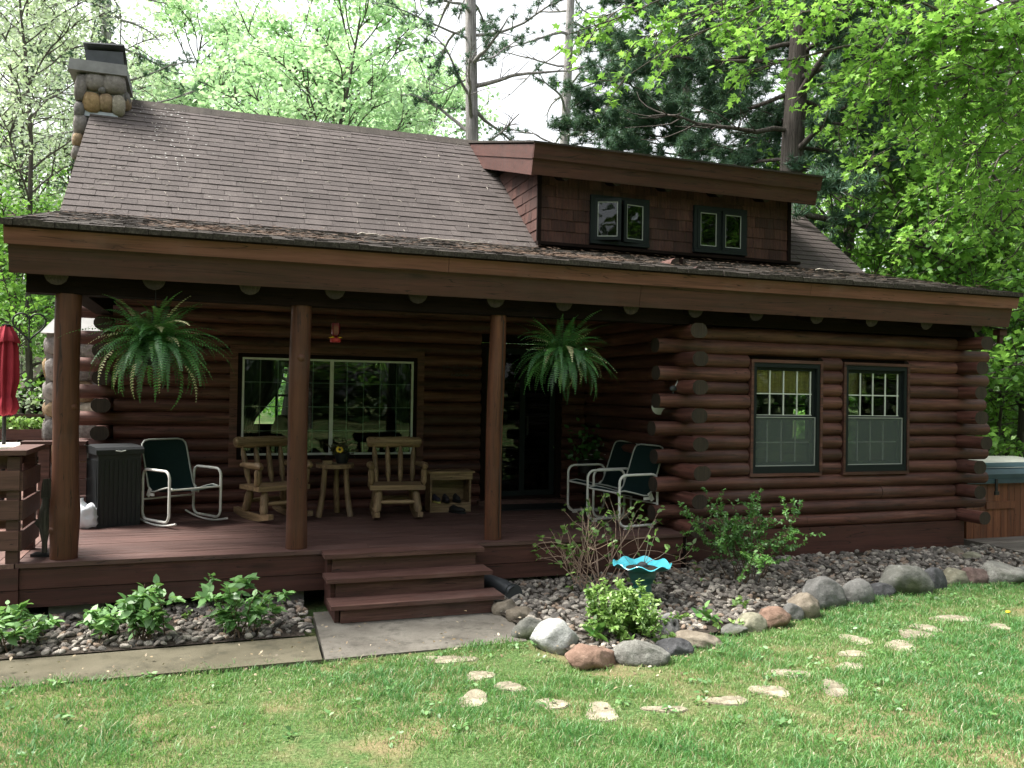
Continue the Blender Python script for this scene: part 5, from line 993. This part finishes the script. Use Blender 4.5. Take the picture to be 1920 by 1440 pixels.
# ------------------------------------------------------------------ things on the porch
def rrect(y0, y1, z0, z1, r, x, n=5):
    pts = []
    for cy, cz, a0 in ((y1-r, z1-r, 0), (y0+r, z1-r, 90), (y0+r, z0+r, 180), (y1-r, z0+r, 270)):
        for i in range(n+1): a = math.radians(a0+90*i/n); pts.append((x, cy+r*math.cos(a), cz+r*math.sin(a)))
    return pts
def sling_chair(name, label, loc, rz, rocker, group):
    th = thing(name, label, 'chair', loc, rz, group); zo = .055 if rocker else .03
    for sx in (-.30, .30):
        obj('arm_loop', MB().tube(rrect(-.27, .25, zo, .585, .085, sx), .0145, 10, closed=True), white_metal, th, True)
        if rocker: obj('rocker', MB().tube([(sx, -.40+.80*i/12, .013+.32*(((-.40+.80*i/12)+.02)**2)) for i in range(13)], .011, 8), white_metal, th, True)
        else:
            for yy in (-.17, .16): b = MB(); b.bx(sx-.013, sx+.013, yy-.03, yy+.03, .0, .018); obj('foot_pad', b, white_metal, th)
    prof = [(-.27, .400), (-.18, .412), (-.05, .385), (.08, .350), (.16, .345), (.205, .40), (.25, .52), (.30, .66), (.345, .79), (.365, .85), (.372, .875)]
    b = MB(); n = 12; vs = []
    for j, (y, z) in enumerate(prof):
        w = .255-(.05 if j == len(prof)-1 else .02 if j == len(prof)-2 else 0)
        for i in range(n+1): s = -1+2*i/n; sag = .028*(1-s*s); vs.append((s*w, y+(sag if j > 4 else 0), z-(sag if j <= 5 else 0)))
    b.add(vs, [(j*(n+1)+i, j*(n+1)+i+1, (j+1)*(n+1)+i+1, (j+1)*(n+1)+i) for j in range(len(prof)-1) for i in range(n)]); obj('sling_seat', b, sling, th, 80)
    b = MB()
    L = [(-.262, y, z) for y, z in prof[:9]]; Rr = [(.262, y, z) for y, z in reversed(prof[:9])]
    b.tube(L+[(-.255, .362, .84), (-.225, .374, .872), (-.17, .380, .885), (.17, .380, .885), (.225, .374, .872), (.255, .362, .84)]+Rr, .0095, 8); obj('seat_frame', b, grey_muntin, th, True)
    b = MB(); b.tube([(-.30, -.27, .392), (.30, -.27, .392)], .010, 8); b.tube([(-.30, .245, .26), (.30, .245, .26)], .010, 8); obj('cross_bar', b, white_metal, th, True)
    for sx in (-.262, .262): b = MB(); b.box((sx, .19, .335), (.012, .05, .10), Matrix.Rotation(.5, 3, 'X')); b.box((sx, .14, .315), (.012, .10, .03)); obj('bracket', b, white_metal, th)
    return th
sling_chair('sling_rocking_chair', 'white tube rocking chair with dark green sling beside the black storage box', (-.30, 1.94, 0), math.radians(33), True, 'green sling chairs')
sling_chair('sling_chair', 'dark green sling chair nearer the viewer by the right log corner', (4.36, .70, 0), math.radians(-80), False, 'green sling chairs')
sling_chair('sling_chair', 'dark green sling chair farther back, behind its twin at right', (4.42, 1.42, 0), math.radians(-84), False, 'green sling chairs')
def spindle(a, c, r, neck=.45, n=9): 
    a, c = Vector(a), Vector(c); pts = [a.lerp(c, i/n) for i in range(n+1)]; rr = [r*(neck+(1-neck)*min(1, min(i, n-i)/1.8))*(1+.06*math.sin(i*1.9+r*90)) for i in range(n+1)]; return MB().tube(pts, rr, 10)
def log_rocker(label, loc, rz):
    th = thing('log_rocking_chair', label, 'chair', loc, rz, 'peeled log rocking chairs')
    b = MB(); b.tube([(-.32, .31, .845), (-.30, .31, .848), (-.1, .325, .842), (.12, .325, .85), (.30, .31, .842), (.325, .31, .84)], [.045, .062, .066, .063, .062, .045], 14); obj('top_rail', b, pine_log_x, th, 60)
    for i in range(4): x = -.23+.153*i; obj('back_spindle', spindle((x*.9, .16, .375), (x*1.03, .30, .81), .030), pine_log, th, 60)
    b = MB(); b.box((0, -.04, .365), (.62, .46, .05)); obj('seat', b, pine_log_x, th)
    for s in (-1, 1):
        obj('front_leg', spindle((s*.24, -.25, .06), (s*.20, -.19, .35), .046), pine_log, th, 60); obj('rear_leg', spindle((s*.24, .19, .06), (s*.20, .13, .35), .046), pine_log, th, 60)
        obj('arm_post', spindle((s*.295, -.20, .38), (s*.30, -.22, .60), .036), pine_log, th, 60); b = MB(); b.tube([(s*.30, -.30, .60), (s*.30, -.26, .615), (s*.31, -.05, .61), (s*.27, .22, .60)], [.025, .043, .036, .028], 10); obj('armrest', b, wood_y_pine, th, 60)
        b = MB(); N_ = 12; top, bot = [], []
        for i in range(N_+1): y = -.42+.84*i/N_; zc = .30*(y*y); bot.append((y, .002+zc)); top.append((y, .075+zc*.85-.012*(abs(y) > .36)))
        b.prism(bot+top[::-1], 'x', s*.24-.028, s*.24+.028); obj('rocker', b, wood_y_pine, th)
    obj('stretcher', spindle((-.24, -.235, .20), (.24, -.235, .20), .026), pine_log_x, th, 60); obj('stretcher', spindle((-.24, .175, .20), (.24, .175, .20), .026), pine_log_x, th, 60)
wood_y_pine = wood('peeled_pine_y', (.0984, .0619, .0338), (.2362, .1556, .0844), (.4134, .2906, .1603), 'y', .45, 1, .3, .15)
log_rocker('peeled log rocking chair half hidden behind the middle post', (.66, 2.05, 0), math.radians(24)); log_rocker('peeled log rocking chair in front of the window right end', (2.02, 1.86, 0), math.radians(-6))
st = thing('log_side_table', 'small round-topped table on three bent log legs between the rockers', 'table', (1.36, 2.15, 0))
b = MB(); b.prism([(.22*math.cos(a)*(1+.04*math.sin(3*a)), .20*math.sin(a)) for a in [2*math.pi*i/18 for i in range(18)]], 'z', .555, .60); obj('top', b, pine_log_x, st)
for a, c in (((-.20, -.16), (-.13, -.10)), ((.16, -.18), (.11, -.10)), ((.06, .20), (.03, .10))): obj('leg', MB().tube([(a[0], a[1], 0), (a[0]*.7+c[0]*.3, a[1]*.7+c[1]*.3, .10), (c[0]*1.15, c[1]*1.15, .28), (c[0], c[1], .55)], [.034, .035, .032, .030], 10), pine_log, st, 60)
fp = thing('flower_pot', 'dark pot of dried flowers with a yellow bloom on the log table', 'flower pot', (1.44, 2.16, .601)); obj('pot', MB().lathe([(.06, 0), (.085, .08), (.09, .12), (.08, .12)], 16), black_pl, fp, True)
rng = np.random.default_rng(9); n_ = 90; C = rng.normal(0, 1, (n_, 3))*np.array([.08, .06, .04])+np.array([0, 0, .17]); V, F, t = leaf_cloud(C, .06, rng.uniform(0, .4, n_), rng, .3, 'oval'); link('dried_leaves', np_mesh('dried_leaves', V, F, leafmat('dried', [(0, (.05, .03, .02)), (1, (.12, .10, .04))]), t), fp)
bl = obj('bloom', MB().lathe([(.0, .0), (.018, .004), (.042, .0)], 12), yellow_m, fp, True, (-.04, -.07, .165), (math.radians(70), 0, 0)); obj('bloom_centre', MB().lathe([(.017, .004), (.012, .012)], 10), black_metal, bl, True)
bh = thing('house_figurine', 'tiny brown wooden house figure on the log table', 'figurine', (1.26, 2.08, .601)); b = MB(); b.bx(-.05, .05, -.035, .035, 0, .05); obj('walls', b, pine_log_x, bh); b = MB(); b.prism([(-.075, .045), (0, .10), (.075, .045)], 'y', -.045, .045); obj('roof', b, dark_wood, bh)
cb = thing('shoe_shelf', 'low open wooden shoe shelf against the wall right of the rockers', 'shelf', (2.74, 2.2, 0))
def cbx(nm, *a): b = MB(); b.bx(*a); return obj(nm, b, pine_log_x, cb)
cbx('top', -.29, .29, -.17, .15, .475, .497); cbx('apron', -.265, .265, -.15, -.13, .395, .474); cbx('side', -.255, -.235, -.13, .14, .001, .474); cbx('side', .235, .255, -.13, .14, .001, .474); cbx('shelf_board', -.234, .234, -.13, .14, .095, .112); cbx('kick_board', -.234, .234, -.125, -.110, .001, .094); cbx('back', -.234, .234, .125, .14, .113, .47)
def shoe(x, y, z, col, lab, rz):
    s = thing('shoe', lab, 'shoe', (x, y, z), rz, 'shoes on the shoe shelf'); m = plain('shoe_upper', col, .7)
    vs = IV*np.array([.042, .12, .045]); vs[:, 2] = np.maximum(vs[:, 2]*np.where(vs[:, 1] > .02, 1.5, .85)+.04, .012); link('upper', np_mesh('upper', vs, IF, m, None, True), s); sb_ = MB().lathe([(1, 0), (1, .02)], 16); sb_.v = [(a*.045, b_*.125, c) for a, b_, c in sb_.v]; obj('sole', sb_, plain('shoe_sole', (.5, .45, .15), .7) if x < 2.7 else black_pl, s)
shoe(2.58, 2.16, .113, (.03, .03, .05), 'dark shoe with yellow sole at the left of the shelf', .1); shoe(2.70, 2.15, .113, (.03, .025, .03), 'dark shoe with yellow sole second from shelf left', -.05); shoe(2.84, 2.16, .113, (.02, .02, .022), 'plain dark shoe at the right of the shelf', .0); shoe(2.80, 1.98, .001, (.012, .012, .012), 'black shoe on the floor before the shelf', .7)
# storage box
bx_ = thing('storage_box', 'tall black resin storage box with ribbed sides left of the rocker', 'storage box', (-.985, 2.06, 0), math.radians(20))
b = MB(); b.box((0, 0, .375), (.42, .50, .75)); body = obj('body', b, black_pl, bx_)
b = MB()
for i in range(9): b.box((-.175+.044*i, -.252, .36), (.026, .012, .66))
for i in range(10): b.box((.212, -.205+.0455*i, .36), (.012, .026, .66)); b.box((-.212, -.205+.0455*i, .36), (.012, .026, .66))
obj('ribs', b, black_pl, body)
b = MB(); b.prism([(-.27, .752), (-.27, .80), (-.24, .825), (0, .835), (.25, .835), (.265, .80), (.265, .752)], 'x', -.235, .235); lid = obj('lid', b, black_pl, bx_)
obj('handle', MB().tube([(-.05, -.272, .79), (0, -.285, .782), (.05, -.272, .79)], .006, 6), grey_muntin, lid, True)
pbg = thing('plastic_bag', 'crumpled white plastic bag on the deck behind the left post', 'bag', tuple(gp(160, 993, 0)), 0)
v = S3V.copy(); d = np.array([mnoise.noise(Vector(q)*2.2+Vector((3, 1, 7)))+.5*mnoise.noise(Vector(q)*6) for q in S3V]); v = v*(1+.45*d)[:, None]*np.array([.12, .10, .13]); v[:, 2] += .12; v[:, 2] = np.maximum(v[:, 2], .003)
link('bag_body', np_mesh('bag_body', v, S3F, bag_m, None, True), pbg, (0, .08, 0)); obj('knot', MB().tube([(-.02, .08, .22), (-.05, .08, .28), (-.055, .085, .31)], [.035, .018, .024], 8), bag_m, pbg, True)
# carved fish on a stand
p = gp(83, 1042, 0); fs = thing('fish_carving', 'upright dark carved wooden fish on a base beside the left post', 'carving', tuple(p), -.2); fish_m = wood('fish_wood', (.02, .022, .018), (.05, .048, .04), (.16, .15, .12), 'z', .55, 2)
b = MB(); b.box((.01, 0, .012), (.20, .12, .024)); obj('base', b, black_pl, fs)
b = MB(); b.tube([(0, 0, .024), (0, 0, .12), (-.002, 0, .2), (-.006, 0, .30), (-.004, 0, .38), (0, 0, .44), (.006, 0, .50)], [.022, .024, .040, .050, .046, .032, .030], 12); b.v = [(x, y*.55, z) for x, y, z in b.v]; fb = obj('body', b, fish_m, fs, True)
b = MB(); b.prism([(-.035, .49), (.045, .49), (.05, .62), (.035, .66), (-.02, .655), (-.03, .6)], 'y', -.012, .012); obj('tail', b, fish_m, fs); b = MB(); b.prism([(-.045, .33), (-.085, .28), (-.05, .24)], 'y', -.008, .008); b.prism([(.04, .30), (.075, .25), (.045, .22)], 'y', -.008, .008); obj('fin', b, fish_m, fb)
# hanging heart
p = wp(55, 610, .12); ht = thing('heart_ornament', 'black wrought-iron heart hanging from the left beam end', 'ornament', tuple(p))
hp = []
for i in range(49): a = 2*math.pi*i/48; hp.append((.122*(math.sin(a)**3)*1.0, 0, .0082*(13*math.cos(a)-5*math.cos(2*a)-2*math.cos(3*a)-math.cos(4*a))*1.0))
obj('heart_loop', MB().tube(hp[:-1], .007, 8, closed=True), black_metal, ht, True); obj('centre_bar', MB().tube([(0, 0, .085), (0, 0, -.19)], .006, 6), black_metal, ht)
for s in (-1, 1): obj('scroll', MB().tube([(s*(.035-.003*i)*math.cos(.9*i)*.7+s*.03, 0, .05+(.028-.002*i)*math.sin(.9*i)) for i in range(9)], .004, 5), black_metal, ht, True); obj('hanger', MB().tube([(s*.05, 0, .10), (0, 0, .26)], .003, 4), black_metal, ht)
obj('hook', MB().tube([(0, 0, .26), (0, 0, 2.26-p[2])], .003, 4), black_metal, ht)
# hummingbird feeder
p = wp(629, 620, .3); hf = thing('hummingbird_feeder', 'red hummingbird feeder with yellow flower ports hanging from the porch roof', 'bird feeder', tuple(p))
obj('bottle', MB().lathe([(.02, .075), (.045, .070), (.046, -.03), (.02, -.065)], 6), red_glass, hf, 60); bs = obj('base', MB().lathe([(.02, -.065), (.05, -.075), (.052, -.105), (.045, -.112)], 18), red_pl, hf, True)
for k in range(4): a = k*1.571+.9; obj('flower_port', MB().lathe([(.0, .008), (.012, .006), (.024, .0), (.0, -.004)], 8, (.05*math.cos(a), .05*math.sin(a), -.068)), yellow_m, bs, True)
obj('hanger', MB().tube([(0, 0, .075), (0, 0, 2.47-p[2])], .0018, 4), dark_metal, hf)
# wall lettering, dish, bird figure, thermometer, birdhouse, flowers
sg = thing('wall_lettering', 'faint two-line cursive iron lettering on the wall left of the third post', 'sign', tuple(wp(863, 693, 2.66)))
letter_m = plain('letter_iron', (.06, .062, .066), .5)
for row, (x0, x1, z, h) in enumerate(((-.24, .25, .025, .035), (-.12, .12, -.075, .022))):
    pts = []; n_ = 90
    for i in range(n_): f = i/n_; pts.append((x0+(x1-x0)*f+.012*math.sin(f*70), 0, z+h*math.sin(f*(70 if row == 0 else 50))*(.55+.45*math.sin(f*23+row))))
    obj('script_line', MB().tube(pts, .0035, 4), letter_m, sg)
p = wp(1236, 763, .62); ds = thing('round_dish', 'white round dish behind the protruding log ends at the corner', 'dish', tuple(p), -.25); b = MB(); b.lathe([(.0, .015), (.06, .012), (.088, 0), (.086, -.008), (.0, .0)], 28); b.v = [(x, -z, y) for x, y, z in b.v]; obj('plate', b, white_paint, ds, True)
obj('bracket', MB().tube([(0, .01, 0), (.10, .03, 0), (.2, .05, 0)], .008, 6), dark_metal, ds)
p = wp(1262, 738, .30); bf = thing('bird_figure', 'small dark bird figure perched on a protruding log end', 'figurine', (p[0], .30, ZC(9)+.08)); vs = IV*np.array([.045, .03, .035])+np.array([0, 0, .055]); link('body', np_mesh('body', vs, IF, dark_metal, None, True), bf); obj('beak', MB().tube([(.03, 0, .08), (.05, 0, .12), (.055, 0, .15)], [.012, .008, .002], 6), grey_muntin, bf); obj('foot', MB().tube([(0, 0, 0), (0, 0, .03)], .006, 5), dark_metal, bf)
p = wp(1283, 1020, .22); tm = thing('thermometer', 'small white wall thermometer on the sill board beside the deck end', 'thermometer', tuple(p)); b = MB(); b.bx(-.02, .02, -.008, .02, -.065, .06); obj('plate', b, white_paint, tm); obj('bulb_tube', MB().tube([(0, -.010, -.045), (0, -.010, .045)], .004, 5), dark_metal, tm)
p = wp(1875, 628, .3); bhs = thing('birdhouse', 'small brown wooden box with perch under the right eave end', 'birdhouse', tuple(p)); b = MB(); b.box((0, 0, .03), (.12, .10, .08)); obj('box', b, fascia_low, bhs); b = MB(); b.box((0, -.01, .078), (.15, .14, .012), Matrix.Rotation(.2, 3, 'X')); obj('roof', b, dark_wood, bhs); b = MB(); b.bx(-.03, .03, -.02, .02, -.11, -.012); obj('tail_board', b, fascia_low, bhs); obj('hanger', MB().tube([(0, 0, .08), (0, 0, .16)], .003, 4), black_metal, bhs)
p = gp(1110, 950, 0); p[1] = 2.2; p[0] = wp(1100, 900, 2.2)[0]; fl_ = thing('flower_stand', 'dim potted plant with small white flowers in the corner behind the chairs', 'plant', (p[0], 2.2, 0)); obj('stand', MB().lathe([(.10, 0), (.02, .03), (.02, .42), (.11, .44), (.13, .60), (.11, .60)], 14), black_metal, fl_, True)
rng = np.random.default_rng(12); C = rng.normal(0, 1, (140, 3))*np.array([.14, .10, .13])+np.array([0, 0, .75]); V, F, t = leaf_cloud(C, .09, rng.uniform(0, .4, 140), rng, .3, 'oval'); link('foliage', np_mesh('foliage', V, F, shrub_lf, t), fl_)
for k in range(5): obj('bloom', MB().lathe([(0, .01), (.035, 0), (0, -.004)], 7, (.02+.07*k-.1, -.15, .62+.06*(k % 3))), white_paint, fl_, True)
b = MB(); b.bx(3.35, 4.35, 2.02, 2.52, .002, .014); tag(obj('door_mat', b, black_pl), 'dark rubber mat on the deck before the sliding door', 'mat')

# ------------------------------------------------------------------ left deck: umbrella, table, planter, shed
p = wp(10, 700, 3.5); um = thing('patio_umbrella', 'closed red patio umbrella on a dark pole at the left edge', 'umbrella', (p[0], 3.5, .0))
obj('pole', MB().tube([(0, 0, 0), (0, 0, 2.14)], .022, 8), black_metal, um); obj('cap', MB().lathe([(.05, 2.13), (.052, 2.165), (.03, 2.17)], 14), black_metal, um, True)
def folded(prof, n=40, amp=.35, lobes=8):
    b = MB(); vs = []
    for r, z, tw in prof:
        for i in range(n): a = 2*math.pi*i/n; q = r*(1+amp*math.cos(lobes*a+tw)); vs.append((q*math.cos(a+tw*.1), q*math.sin(a+tw*.1), z+.01*math.sin(3*a+z*9)))
    return b.add(vs, [(j*n+i, j*n+(i+1) % n, (j+1)*n+(i+1) % n, (j+1)*n+i) for j in range(len(prof)-1) for i in range(n)])
cn = obj('canopy', folded([(.05, 2.14, 0), (.08, 2.02, .1), (.105, 1.9, .2), (.115, 1.7, .3), (.12, 1.5, .4), (.09, 1.33, .6), (.11, 1.28, .9), (.125, 1.2, 1.3), (.10, 1.12, 1.6), (.06, 1.10, 1.6)], 56, .26), red_cloth, um, True); obj('vent_flap', folded([(.05, 2.145, 0), (.10, 2.05, .1), (.135, 1.97, .2), (.13, 1.955, .2)], 40, .14), red_cloth, cn, True)
tb = thing('patio_table', 'long cream-topped patio table around the umbrella pole', 'table', (-2.6, 3.5, 0)); b = MB(); b.bx(-1.4, .62, -.45, .45, .72, .755); obj('top', b, table_m, tb)
for x, y in ((-1.3, -.4), (.52, -.4), (.52, .4), (-1.3, .4)): obj('leg', MB().tube([(x, y, 0), (x, y, .72)], .025, 8), black_metal, tb)
bench = thing('patio_bench', 'low cream bench seat in front of the patio table', 'bench', (-2.6, 2.2, 0)); b = MB(); b.bx(-1.2, .70, -.15, .15, .42, .455); obj('seat', b, table_m, bench)
for x in (-1.0, .5): b = MB(); b.bx(x-.03, x+.03, -.12, .12, 0, .42); obj('leg', b, black_metal, bench)
pl = thing('railing_planter', 'long brown planter of green leaves along the far deck railing', 'planter', (-3.0, 6.9, .62)); b = MB(); b.bx(-2.5, 1.1, -.12, .09, 0, .16); obj('box', b, rail_m, pl)
rng = np.random.default_rng(21); n_ = 1500; C = np.stack([rng.uniform(-2.5, 1.1, n_), rng.normal(0, .06, n_), .16+rng.uniform(0, .17, n_)], -1); V, F, t = leaf_cloud(C, .07, rng.uniform(.4, 1, n_), rng, .3, 'oval'); link('foliage', np_mesh('foliage', V, F, lime_lf, t), pl)
p = dp(20, 760, 20); sh = thing('log_shed', 'far grey-roofed dark log shed beyond the left deck', 'shed', (p[0]-2.2, p[1], -.5), -.25)
b = MB(); b.bx(-3, 3, -2, 2, 0, 1.55); b.prism([(-2, 1.55), (0, 2.5), (2, 1.55)], 'x', -3, 3); w_ = obj('wall', b, dark_wood, sh)
for k in range(8): obj('log', MB().tube([(-3.1, -2.0, .1+.19*k), (0, -2.01, .1+.19*k), (3.1, -2.0, .1+.19*k)], .10, 10), dark_wood, w_, 60)
b = MB(); b.prism([(-2.6, 1.42), (0, 2.65), (2.6, 1.42), (2.6, 1.34), (0, 2.55), (-2.6, 1.34)], 'x', -3.4, 3.4); obj('roof', b, plain('shed_roof_grey', (.22, .19, .165), .95, .25, 3), sh)
# ------------------------------------------------------------------ hot tub and walkway at right
tub = thing('hot_tub', 'cedar-sided hot tub with dark teal cover at the right cabin end', 'hot tub', (10.75, 2.0, -.45), math.radians(0)); HX = 1.05
b = MB(); b.bx(-HX+.02, HX-.02, -HX+.02, HX-.02, 0, .78); obj('cabinet', b, cedar_v, tub)
for i in range(17):
    x = -HX+.124*i; b = MB(); b.bx(x+.003, min(x+.121, HX), -HX-.002, -HX+.018, .02, .765); obj('slat', b, cedar_v, tub); b = MB(); b.bx(-HX-.002, -HX+.018, x+.003, min(x+.121, HX), .02, .765); obj('slat', b, cedar_v, tub)
b = MB(); b.bx(-.72, -.2, -HX-.03, -HX-.004, .42, .52); obj('step_rail', b, cedar_v, tub)
b = MB(); b.prism([(-HX-.06, .80), (-HX-.07, .90), (-HX+.05, .985), (0, 1.045), (HX-.05, .985), (HX+.07, .90), (HX+.06, .80)], 'x', -HX-.06, HX+.06); cv = obj('cover', b, cover_m, tub)
b = MB(); b.prism([(-HX+.02, .978), (0, 1.052), (HX-.02, .978), (0, 1.04)], 'x', -HX-.03, HX+.03); obj('cover_top', b, cover_top, cv)
b = MB(); b.bx(-HX-.08, HX+.08, -HX-.085, -HX-.066, .775, .83); obj('cover_skirt', b, cover_m, cv)
for x in (-.62, .5): b = MB(); b.bx(x-.02, x+.02, -HX-.10, -HX-.086, .66, .84); b.bx(x-.035, x+.035, -HX-.11, -HX-.086, .62, .67); obj('strap', b, black_pl, cv)
wk = thing('walkway', 'weathered grey plank walkway in front of the hot tub', 'walkway', (9.0, .0, -.45))
y = -.55
while y < 1.0: b = MB(); b.bx(.02 if y > .22 else -.05, 6, y+.003, y+.137, -.03, .02+R.uniform(-.002, .002)); obj('plank', b, grey_wood, wk); y += .14
hz_ = [gp(1812, 1016, -.42), gp(1850, 1024, -.42), gp(1890, 1034, -.42), gp(1935, 1046, -.42)]
tag(obj('black_hose', MB().tube([tuple(q) for q in hz_], .02, 8), black_pl), 'black hose lying along the plank walkway by the hot tub', 'hose')
